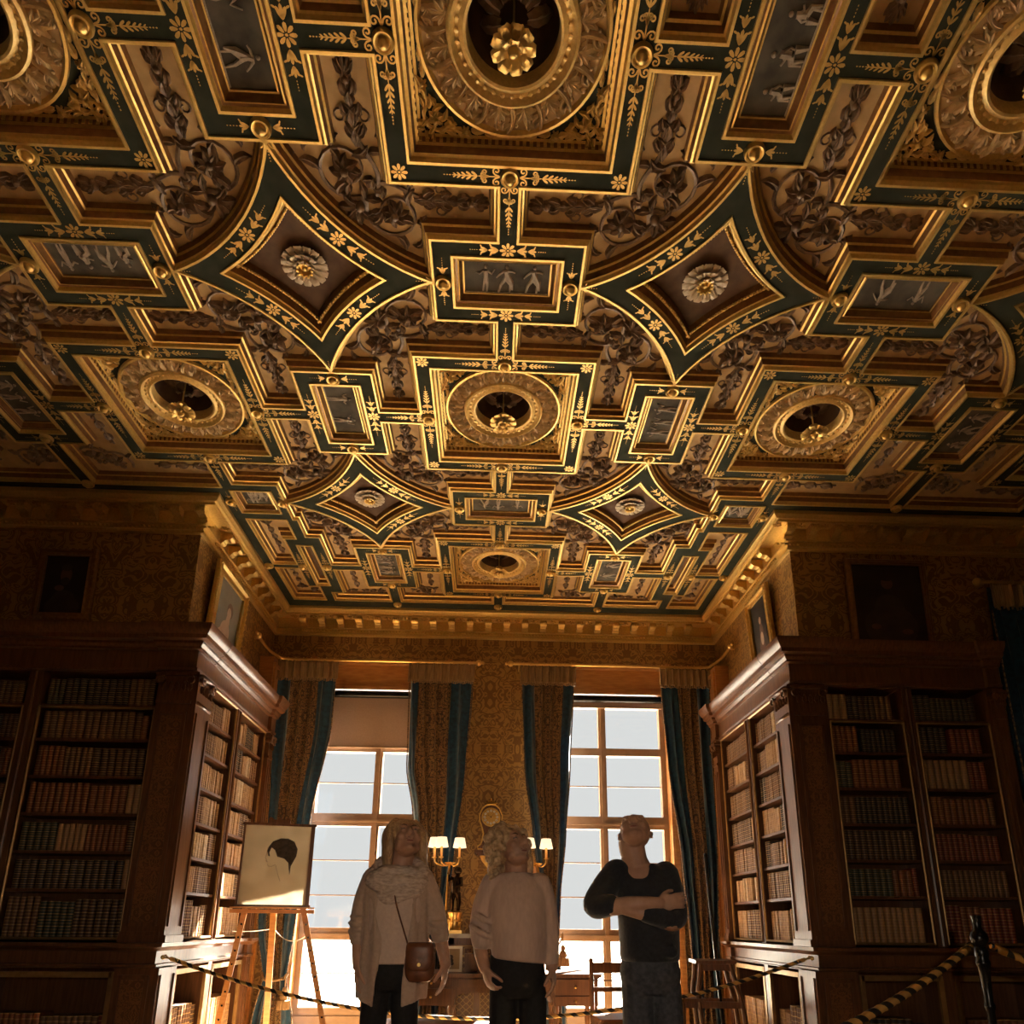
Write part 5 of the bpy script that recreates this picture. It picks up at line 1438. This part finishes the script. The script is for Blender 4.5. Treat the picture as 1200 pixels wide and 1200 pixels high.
def loft(mb, secs, n=28, pw=1.0):
    """(cx,cy,z,rx,ry) ellipse sections"""
    vs = []
    for cx, cy, z, rx, ry in secs:
        for j in range(n):
            a = 2*pi*j/n; c, s = cos(a), sin(a)
            vs.append((cx+rx*math.copysign(abs(c)**pw, c), cy+ry*math.copysign(abs(s)**pw, s), z))
    k = len(secs); fs = [(i*n+j, i*n+(j+1)%n, (i+1)*n+(j+1)%n, (i+1)*n+j) for i in range(k-1) for j in range(n)]
    fs += [tuple(range(n-1,-1,-1)), tuple(range((k-1)*n, k*n))]
    mb.add(vs, fs)
def ease(secs, sub=4):
    """smooth interpolation of the sections"""
    P4 = secs; out = []
    for i in range(len(P4)-1):
        a, b, c, d = P4[max(i-1,0)], P4[i], P4[i+1], P4[min(i+2,len(P4)-1)]
        for k in range(sub):
            t = k/sub; out.append(tuple(.5*(2*q+(r-p)*t+(2*p-5*q+4*r-s)*t*t+(-p+3*q-3*r+s)*t**3) for p,q,r,s in zip(a,b,c,d)))
    out.append(P4[-1]); return out
def head(mb, T, wide=1.):
    b = lambda c, r, sc=(1,1,1): mb.ball(c, r, 18, 12, 0, sc, T)
    b((0,.018,.035), .088, (.86*wide,1.06,.94)); b((0,-.025,-.030), .075, (.84*wide,.90,1.06)); b((0,-.040,-.082), .044, (.98*wide,.95,.72)); b((0,-.070,-.098), .020, (1.1,.8,.8))
    h = MB(); h.tube([(0,-.084,.022),(0,-.100,-.010),(0,-.118,-.034)], [.011,.013,.016], 10); h.ball((0,-.116,-.036), .0165, 10, 7); mb.merge(h, T)
    for s in (-1,1):
        b((s*.014,-.101,-.041), .0115); b((s*.029,-.080,.022), .020, (1.35,.62,.45)); b((s*.037,-.063,-.030), .029, (.9,.8,.9)); b((s*.046,-.03,-.070), .025, (.7,1.2,.9))
        b((s*.077*wide,.012,-.012), .020, (.38,.75,1.45)); b((s*.082*wide,.018,.006), .013, (.45,.8,1)); b((s*.078*wide,.006,-.038), .009)
        b((s*.030,-.0785,.002), .0135)
    b((0,-.089,-.060), .012, (1.9,.6,.45)); b((0,-.087,-.070), .012, (1.7,.6,.5))
def headparts(root, T, brow=True):
    g = MB(); g.ball((0,-.0905,-.0615), .010, 12, 6, 0, (2.1,.42,.38), T); g.ball((0,-.0895,-.0705), .010, 12, 6, 0, (1.8,.45,.48), T); g.build('lips', M['lips'], root)
    for s in (-1,1):
        g = MB(); g.ball((s*.030,-.0800,.003), .0118, 14, 9, 0, (1.15,1,.75), T); e = g.build('eye', M['eye_white'], root)
        g = MB(); g.ball((s*.030,-.0872,.0045), .0058, 10, 6, 0, (1,.8,1), T); g.build('iris', M['eye_iris'], e)
        if brow:
            g = MB(); g.tube([T @ Vector(p) for p in smoothpath([(s*.012,-.0875,.026),(s*.030,-.0865,.033),(s*.050,-.0735,.026)],4)], [.003,.0035,.004,.004,.004,.0035,.003,.0025,.002], 6); g.build('eyebrow', M['brow'], root)
def hand(mb, w, d, nrm, side, curl=.5, s=1.):
    """w wrist, d towards the fingers, nrm out of the palm, side +1/-1 which way the thumb lies along d x nrm"""
    w = Vector(w); d = Vector(d).normalized(); nrm = Vector(nrm); nrm = (nrm-d*nrm.dot(d)).normalized(); x = d.cross(nrm)*side
    R = Matrix((x, d, nrm)).transposed().to_4x4(); R.translation = w
    mb.ball((0,.046*s,0), 1., 16, 10, 0, (.040*s,.050*s,.0165*s), R); mb.ball((0,.005*s,0), 1., 12, 8, 0, (.028*s,.03*s,.02*s), R)
    for off, L, r in ((.030,.070,.0088),(.0105,.079,.0092),(-.0095,.073,.0088),(-.0285,.057,.0076)):
        p = Vector((off*s,.080*s,.0)); a = curl*.25; pts = [Vector((off*.7*s,.05*s,0)), p.copy()]
        for k, f in enumerate((.45,.31,.24)):
            a += curl*(.30,.62,.45)[k]; p = p+Vector((off*.05, cos(a)*L*f*s, sin(a)*L*f*s)); pts.append(p.copy())
        q = [R @ v for v in pts]; mb.tube(q, [r*s,r*s,r*.97*s,r*.9*s,r*.72*s], 10)
        for v, rr in zip(q[1:], (1.02,1.0,.93,.74)): mb.ball(v, r*rr*s, 10, 7)
    pts = [Vector((.018,.012,.004))*s, Vector((.040,.040,.014))*s, Vector((.050,.066,.024+.010*curl))*s, Vector((.050,.088,.034+.016*curl))*s]
    q = [R @ v for v in pts]; mb.tube(q, [.015*s,.012*s,.0100*s,.0080*s], 10)
    for v, rr in zip(q, (.015,.0122,.0102,.0082)): mb.ball(v, rr*s, 10, 7)
def HT(c, pitch, yaw, roll=0., s=1.):
    """head placed at c, looking up by pitch and turned towards +x by yaw"""
    return Matrix.Translation(c) @ Matrix.Rotation(yaw,4,'Z') @ Matrix.Rotation(roll,4,'Y') @ Matrix.Rotation(-pitch,4,'X') @ Matrix.Scale(s,4)
def legs(mb, hips, knees, ankles, rt=.078, grow=0., foot=True):
    for h, k, a in zip(hips, knees, ankles):
        limb(mb, [h,((h[0]+k[0])/2,(h[1]+k[1])/2-.012,(h[2]+k[2])/2),k,((k[0]+a[0])/2,(k[1]+a[1])/2+.022,(k[2]+a[2])/2+.03),a], [rt+grow, rt*.9+grow, rt*.66+grow, rt*.66+grow, rt*.46+grow*1.3])
def feet(mb, ankles):
    for a in ankles:
        s = 1 if a[0] > 0 else -1
        limb(mb, [(a[0],a[1]+.03,.045),(a[0]+s*.005,a[1]-.06,.045),(a[0]+s*.02,a[1]-.165,.034)], [.040,.042,.030])
def shoes(root, ankles, m):
    for a in ankles:
        s = 1 if a[0] > 0 else -1; g = MB()
        limb(g, [(a[0],a[1]+.035,.062),(a[0]+s*.005,a[1]-.06,.060),(a[0]+s*.022,a[1]-.175,.046)], [.048,.050,.034]); limb(g, [(a[0],a[1]+.01,.12),(a[0],a[1]+.03,.06)], [.043,.046])
        pts = []
        for i in range(20):
            t = 2*pi*i/20; pts.append((a[0]+s*.010+.048*cos(t), a[1]-.065+.150*sin(t)))
        g.prism(pts, 0.0, .022)
        rbuild(g, 'shoe', m, root, .007, 3)
def wisp(mb, pts, r0, r1, n=6): 
    q = smoothpath(pts, 5); k = len(q); mb.tube(q, [r0+(r1-r0)*(i/(k-1))**1.5 for i in range(k)], n)

FZ = .012   # the people stand on the carpet
# ---- the woman in the cardigan
w = thing('person', 'woman with long blonde hair, beige cardigan and scarf, standing looking up at left', 'person', (-.485,3.60,FZ))
T = HT((.032,-.010,1.535), .58, .30, .05, .95)
hips, knees, ank = [(-.070,0,.86),(.062,0,.86)], [(-.088,-.01,.46),(.078,-.015,.46)], [(-.100,.03,.085),(.095,.02,.085)]
b = MB(); head(b, T)
limb(b, [(.0,.03,1.36),(.012,.02,1.42),(.026,.015,1.49)], [.062,.053,.055])
loft(b, ease([(0,.0,.86,.095,.07),(0,0,.92,.118,.09),(0,0,1.02,.115,.085),(0,-.005,1.20,.125,.095),(0,.01,1.31,.125,.075),(0,.02,1.39,.08,.055)]))
for s, pts in ((-1,[(-.116,.012,1.335),(-.172,.02,1.14),(-.160,-.035,.945)]),(1,[(.118,.012,1.335),(.198,.02,1.14),(.250,-.03,.955)])): limb(b, pts, [.040,.036,.026])
hand(b, (-.160,-.036,.945), (.04,-.10,-1), (1,.1,0), 1, .55, .92); hand(b, (.250,-.030,.955), (-.05,-.10,-1), (-1,.1,0), -1, .45, .92)
legs(b, hips, knees, ank, .060); feet(b, ank)
rbuild(b, 'body', M['skin'], w, .0045, 3); headparts(w, T)
# hair: a long bob, longer strands either side of the face
h = MB(); h.ball((0,.030,.046), .098, 20, 14, 0, (.92,1.04,.93), T)
for k in range(26):
    a = pi*(k/25)*1.30-.15*pi; x, y = .088*cos(a), .030+.090*sin(a)
    if y < -.02: y = -.02
    x0, y0 = x*.55, y*.6+.01
    g = [T @ Vector((x0,y0,.128)), T @ Vector((x*1.05,y*1.05,.06))]
    q = T @ Vector((x*1.10,y*1.08,-.03)); g.append(q); g.append(Vector((q.x*1.05-.002, q.y*.9+.02, 1.440))); g.append(Vector((q.x*1.10, q.y*.85+.022, 1.385+.012*sin(k*2.1))))
    wisp(h, g, .026, .014, 8)
rbuild(h, 'hair', M['hair_blonde'], w, .006, 3)
g = MB(); legs(g, hips, knees, [(a[0],a[1],.10) for a in ank], .062, .006); loft(g, ease([(0,0,.835,.110,.08),(0,0,.90,.136,.108),(0,0,.96,.135,.100),(0,0,1.0,.125,.095)])); rbuild(g, 'trousers', M['black_cloth'], w, .007, 4)
shoes(w, ank, M['shoe'])
g = MB(); loft(g, ease([(0,-.006,.955,.142,.116),(0,-.006,1.06,.138,.112),(0,-.012,1.20,.140,.118),(0,.0,1.32,.145,.10),(0,.015,1.41,.085,.07)])); rbuild(g, 'shirt', M['shirt'], w, .007, 4)
# cardigan: open in front
g = MB(); secs = [(.80,.165,.135,-.075,.062),(.88,.168,.138,-.065,.062),(.97,.166,.132,-.052,.070),(1.10,.158,.128,-.035,.078),(1.23,.158,.128,-.018,.085),(1.33,.162,.112,.0,.075),(1.385,.135,.085,.01,.06),(1.415,.085,.065,.015,.05)]
n = 40
for q in ease(secs, 4):
    z, rx, ry, gl_, gr_ = q
    a0 = -pi/2 - math.asin(max(-.99,min(.99,(gl_)/rx)))*-1; a1 = -pi/2 + math.asin(max(-.99,min(.99,gr_/rx)))
    a0 = -pi/2 + math.asin(max(-.99, min(.99, gl_/rx)))
    for i in range(n+1):
        t = i/n; a = a0 - (2*pi-(a1-a0))*t
        d = .006*sin(11*a+z*5)*(1 if z < 1.25 else .3); dz = -.030*max(0, 1-min(t,1-t)*9) if z < .84 else 0
        for k in (0, 1): g.v.append(Vector(((rx+d-.016*k)*cos(a), (ry+d-.016*k)*sin(a)+.008, z+dz)))
m = len(ease(secs,4)); W2 = (n+1)*2
for j in range(m-1):
    for i in range(n):
        a = j*W2+i*2; c = a+W2
        g.f += [[a,a+2,c+2,c],[a+1,c+1,c+3,a+3]]; g.m += [0,0]
    for i in (0, n): a = j*W2+i*2; g.f.append([a,a+1,a+W2+1,a+W2]); g.m.append(0)
for j in (0, m-1):
    for i in range(n): a = j*W2+i*2; g.f.append([a,a+1,a+3,a+2]); g.m.append(0)
limb(g, [(-.112,.012,1.345),(-.156,.022,1.24),(-.172,.022,1.125),(-.170,.0,1.065)], [.066,.055,.050,.044]); limb(g, [(.114,.012,1.345),(.168,.022,1.25),(.202,.022,1.135),(.220,.0,1.080)], [.066,.053,.048,.043])
for z, x in ((1.14,-.180),(1.10,-.179),(1.17,-.174)): limb(g, [(x-.040,.0,z),(x,-.038,z-.012),(x+.040,.0,z)], [.009,.013,.009])
for z, x in ((1.15,.198),(1.11,.208)): limb(g, [(x-.040,.0,z),(x,-.038,z-.012),(x+.040,.0,z)], [.009,.013,.009])
rbuild(g, 'cardigan', M['cardigan'], w, .006, 3)
# scarf
g = MB()
def loop(cx, cy, cz, rx, ry, dz, r, tw, n=40):
    pts = [(cx+rx*cos(a), cy+ry*sin(a), cz+dz*sin(a)+.010*sin(3*a+tw)) for a in [2*pi*i/n for i in range(n)]]
    g.tube(pts, [r*(1+.15*sin(5*a+tw)) for a in [2*pi*i/n for i in range(n)]], 12, 0, False, 1, True)
loop(.005,.0,1.405,.098,.082,.035,.030,0); loop(.0,-.005,1.375,.118,.092,.045,.034,1.5); loop(.0,-.015,1.345,.125,.098,.060,.030,3.); loop(.01,-.02,1.325,.108,.092,.075,.026,4.4)
rbuild(g, 'scarf', M['scarf'], w, .005, 2)
# her bag
t = thing('shoulder_bag', 'brown leather crossbody bag hanging at the hip of the woman in the scarf', 'bag', (-.345,3.455,FZ+.885))
g = MB(); loft(g, ease([(0,0,.0,.048,.026),(0,0,.03,.066,.040),(0,0,.10,.070,.042),(0,0,.155,.056,.028)]), 24, .8); g2 = g; rbuild(g2, 'pouch', M['leather_tan'], t, .006, 3)
g = MB(); loft(g, ease([(0,-.028,.045,.040,.018),(0,-.030,.08,.062,.020),(0,-.020,.150,.066,.030),(0,-.005,.172,.058,.028)]), 24, .8); rbuild(g, 'flap', M['leather_tan'], t, .006, 3)
g = MB(); g.tube([(0,-.054,.075),(0,-.060,.075)], .008, 10); g.build('clasp', M['brass'], t)
g = MB(); o = Vector((.345-.485,.145,-.885))     # strap in the woman's frame, moved into the bag's
def L(x,y,z): return Vector((x,y,z))+o
pts = smoothpath([L(.085,-.135,1.03),L(.055,-.150,1.12),L(.02,-.150,1.22),L(-.005,-.115,1.31),L(-.045,-.075,1.38),L(-.075,-.01,1.40),L(-.06,.09,1.38),L(.02,.145,1.25),L(.11,.145,1.12),L(.178,.06,1.05),L(.180,-.07,1.04),L(.185,-.12,1.03)],8)
g.tube(pts, .0085, 8, 0, True, .45); g.build('strap', M['leather_tan'], t)

# ---- the woman in the sweater
w = thing('person', 'woman with curly fair hair and a beige sweater looking up, in the middle', 'person', (.10,3.60,FZ))
T = HT((-.026,-.010,1.502), .50, .58, .05, .95)
hips, knees, ank = [(-.058,0,.83),(.076,0,.83)], [(-.072,-.01,.44),(.090,-.015,.44)], [(-.08,.03,.085),(.10,.02,.085)]
b = MB(); head(b, T)
limb(b, [(.0,.03,1.33),(-.002,.02,1.39),(-.006,.012,1.455)], [.066,.056,.058])
loft(b, ease([(0,0,.84,.095,.07),(0,0,.90,.118,.09),(0,0,1.0,.115,.085),(0,-.005,1.17,.13,.10),(0,.01,1.27,.122,.078),(0,.02,1.35,.08,.058)]))
for s, pts in ((-1,[(-.108,.012,1.300),(-.178,.02,1.09),(-.150,-.05,.94)]),(1,[(.108,.012,1.300),(.160,.02,1.10),(.170,-.03,.945)])): limb(b, pts, [.040,.037,.028])
hand(b, (-.150,-.05,.94), (.32,-.15,-1), (1,.3,0), 1, 1.1, .95); hand(b, (.170,-.03,.945), (.06,-.10,-1), (-1,.1,0), -1, .6, .92)
legs(b, hips, knees, ank, .060); feet(b, ank)
rbuild(b, 'body', M['skin'], w, .0045, 3); headparts(w, T)
h = MB(); h.ball((0,.032,.040), .100, 20, 14, 0, (.95,1.02,.95), T)
rnd = random.Random(5)
for k in range(190):
    a = rnd.uniform(-.35*pi, 1.35*pi); e = rnd.uniform(-.9, 1.5)
    R_ = .108+rnd.uniform(-.008,.014); x, y, z = R_*cos(a)*cos(e)*.98, .035+R_*sin(a)*cos(e), .035+R_*sin(e)
    if y < -.035 and z < .085: continue
    if z < -.045: x *= 1.12
    h.ball((x,y,z), rnd.uniform(.014,.024), 8, 6, 0, (1,1,1.1), T)
for k in range(40):
    a = rnd.uniform(-.12*pi, 1.12*pi); q = T @ Vector((.105*cos(a), .035+.095*sin(a), -.06)); z = q.z-rnd.uniform(.0,.050)
    pts = [q+Vector((0,0,.03))]
    for i in range(1,7): pts.append(Vector((q.x+.012*sin(i*1.8+k), q.y+.012*cos(i*1.8+k), q.z-i*(q.z-z)/5-.004*i)))
    wisp(h, pts, .016, .010, 6)
rbuild(h, 'hair', M['hair_curly'], w, .0045, 1)
g = MB(); legs(g, hips, knees, [(a[0],a[1],.10) for a in ank], .063, .006); loft(g, ease([(.008,0,.805,.112,.085),(.008,0,.88,.136,.112),(.0,0,.94,.135,.108),(0,0,1.0,.125,.10)])); rbuild(g, 'trousers', M['black_cloth'], w, .007, 4)
shoes(w, ank, M['shoe'])
g = MB(); loft(g, ease([(.012,-.006,.972,.128,.122),(.012,-.010,1.00,.132,.128),(.006,-.014,1.10,.138,.132),(.0,-.012,1.20,.142,.126),(0,.0,1.29,.142,.106),(0,.012,1.345,.125,.085),(0,.018,1.385,.075,.066)]), 32)
for i in range(len(g.v)): 
    if g.v[i].z < 1.05: g.v[i].z += (-g.v[i].x*.10)*(1.05-g.v[i].z)/.08
limb(g, [(-.110,.012,1.325),(-.145,.022,1.23),(-.165,.02,1.13),(-.168,-.01,1.06)], [.068,.070,.064,.050]); limb(g, [(.110,.012,1.325),(.142,.022,1.23),(.162,.02,1.10),(.168,-.025,.965)], [.064,.058,.048,.032])
for z, x in ((1.13,-.17),(1.19,-.155)): limb(g, [(x-.05,-.02,z),(x,-.065,z-.03),(x+.05,-.06,z-.05)], [.012,.016,.012])
rbuild(g, 'sweater', M['sweater'], w, .006, 4)

# ---- the man with folded arms
w = thing('person', 'bald man in a dark sweater standing with folded arms, looking up, at right', 'person', (.745,3.60,FZ))
T = HT((-.058,-.045,1.583), .84, -.25, -.04, .98)
hips, knees, ank = [(-.064,0,.86),(.068,0,.86)], [(-.078,-.01,.47),(.082,-.015,.47)], [(-.09,.03,.09),(.10,.02,.09)]
b = MB(); head(b, T, 1.04)
limb(b, [(-.03,.02,1.39),(-.055,.0,1.45),(-.072,-.01,1.53)], [.074,.064,.066])
loft(b, ease([(0,.0,.86,.10,.08),(0,0,.92,.125,.10),(0,0,1.05,.128,.10),(0,-.005,1.22,.145,.11),(-.01,.01,1.36,.155,.095),(-.03,.02,1.43,.095,.07)]))
RA = [(-.165,.0,1.375),(-.268,-.085,1.225),(-.12,-.195,1.232),(.012,-.200,1.238)]; LA = [(.108,.0,1.375),(.108,-.115,1.165),(-.02,-.190,1.185),(-.150,-.185,1.212)]
for pts in (RA, LA): limb(b, pts, [.052,.046,.038,.029], 14, 6)
hand(b, RA[3], (1,.12,.12), (-.1,1,.0), 1, .45, 1.0); hand(b, LA[3], (-1,.25,.15), (.1,1,0), -1, .5, 1.0)
legs(b, hips, knees, ank, .066); feet(b, ank)
rbuild(b, 'body', M['skin_man'], w, .0045, 3); headparts(w, T, False)
g = MB(); legs(g, hips, knees, [(a[0],a[1],.09) for a in ank], .068, .010); loft(g, ease([(0,0,.825,.118,.09),(0,0,.90,.145,.12),(0,0,.97,.138,.112),(0,0,1.02,.130,.105)])); rbuild(g, 'jeans', M['denim'], w, .007, 4)
shoes(w, ank, M['shoe'])
g = MB(); loft(g, ease([(.0,-.004,.972,.136,.124),(.0,-.008,1.0,.144,.132),(.0,-.012,1.10,.146,.138),(.0,-.01,1.22,.152,.134),(-.005,.0,1.33,.156,.114),(-.015,.008,1.39,.140,.092),(-.035,.012,1.435,.085,.070)]), 32)
for v in g.v:
    if v.z > 1.36 and v.y < .0: v.z -= .085*max(0, 1-abs(v.x+.050)/.060)*min(1,(v.z-1.36)/.05); v.y += .012*max(0, 1-abs(v.x+.050)/.060)
limb(g, [(-.145,.004,1.385),(-.215,-.04,1.31),(-.268,-.085,1.228),(-.205,-.150,1.228)], [.074,.068,.062,.050], 16, 6)
limb(g, [(.098,.004,1.385),(.112,-.05,1.28),(.105,-.115,1.172),(.01,-.178,1.180),(-.045,-.192,1.190)], [.066,.062,.056,.050,.044], 16, 6)
limb(g, [(-.02,-.12,1.02),(.08,-.125,1.02)], [.03,.03])
rbuild(g, 'sweater', M['navy_knit'], w, .006, 4)

# ------------------------------------------------------------------ light and camera
wd = bpy.data.worlds.new('sky'); SC.world = wd; wd.use_nodes = True
bg = wd.node_tree.nodes['Background']; bg.inputs[0].default_value = (.985,.99,1.0,1); bg.inputs[1].default_value = SKY
sun = bpy.data.lights.new('sun', 'SUN'); sun.energy = SUN; sun.angle = radians(.6); sun.color = (1.,.94,.84)
so = bpy.data.objects.new('sun', sun); COL.objects.link(so); so.location = (6,14,8)
so.rotation_euler = Vector(SUNDIR).to_track_quat('-Z','Y').to_euler()
cam = bpy.data.cameras.new('camera'); co = bpy.data.objects.new('camera', cam); COL.objects.link(co); SC.camera = co
f_, pit, yaw, rol = 835.996, .2769, .0402, .0075
fw_ = Vector((sin(yaw)*cos(pit), cos(yaw)*cos(pit), sin(pit))); r0 = Vector((cos(yaw),-sin(yaw),0)); u0 = r0.cross(fw_)
r_ = r0*cos(rol)+u0*sin(rol); u_ = u0*cos(rol)-r0*sin(rol)
Rm = Matrix((r_, u_, -fw_)).transposed().to_4x4(); Rm.translation = (-.032,0,1.15); co.matrix_world = Rm
cam.sensor_width = 36; cam.sensor_fit = 'HORIZONTAL'; cam.lens = f_/1200*36; cam.shift_x = -(610.12-600)/1200; cam.shift_y = (845.73-600)/1200
cam.clip_start = .05; cam.clip_end = 300
SC.view_settings.view_transform = 'Standard'; SC.view_settings.look = 'None'; SC.view_settings.exposure = EXPO; SC.view_settings.gamma = 1; SC.view_settings.use_curve_mapping = False
cy = SC.cycles
cy.use_denoising = True; cy.max_bounces = 9; cy.diffuse_bounces = 5; cy.glossy_bounces = 4; cy.transparent_max_bounces = 12; cy.transmission_bounces = 4
cy.caustics_reflective = True; cy.caustics_refractive = False; cy.sample_clamp_indirect = 6.0; cy.blur_glossy = .6
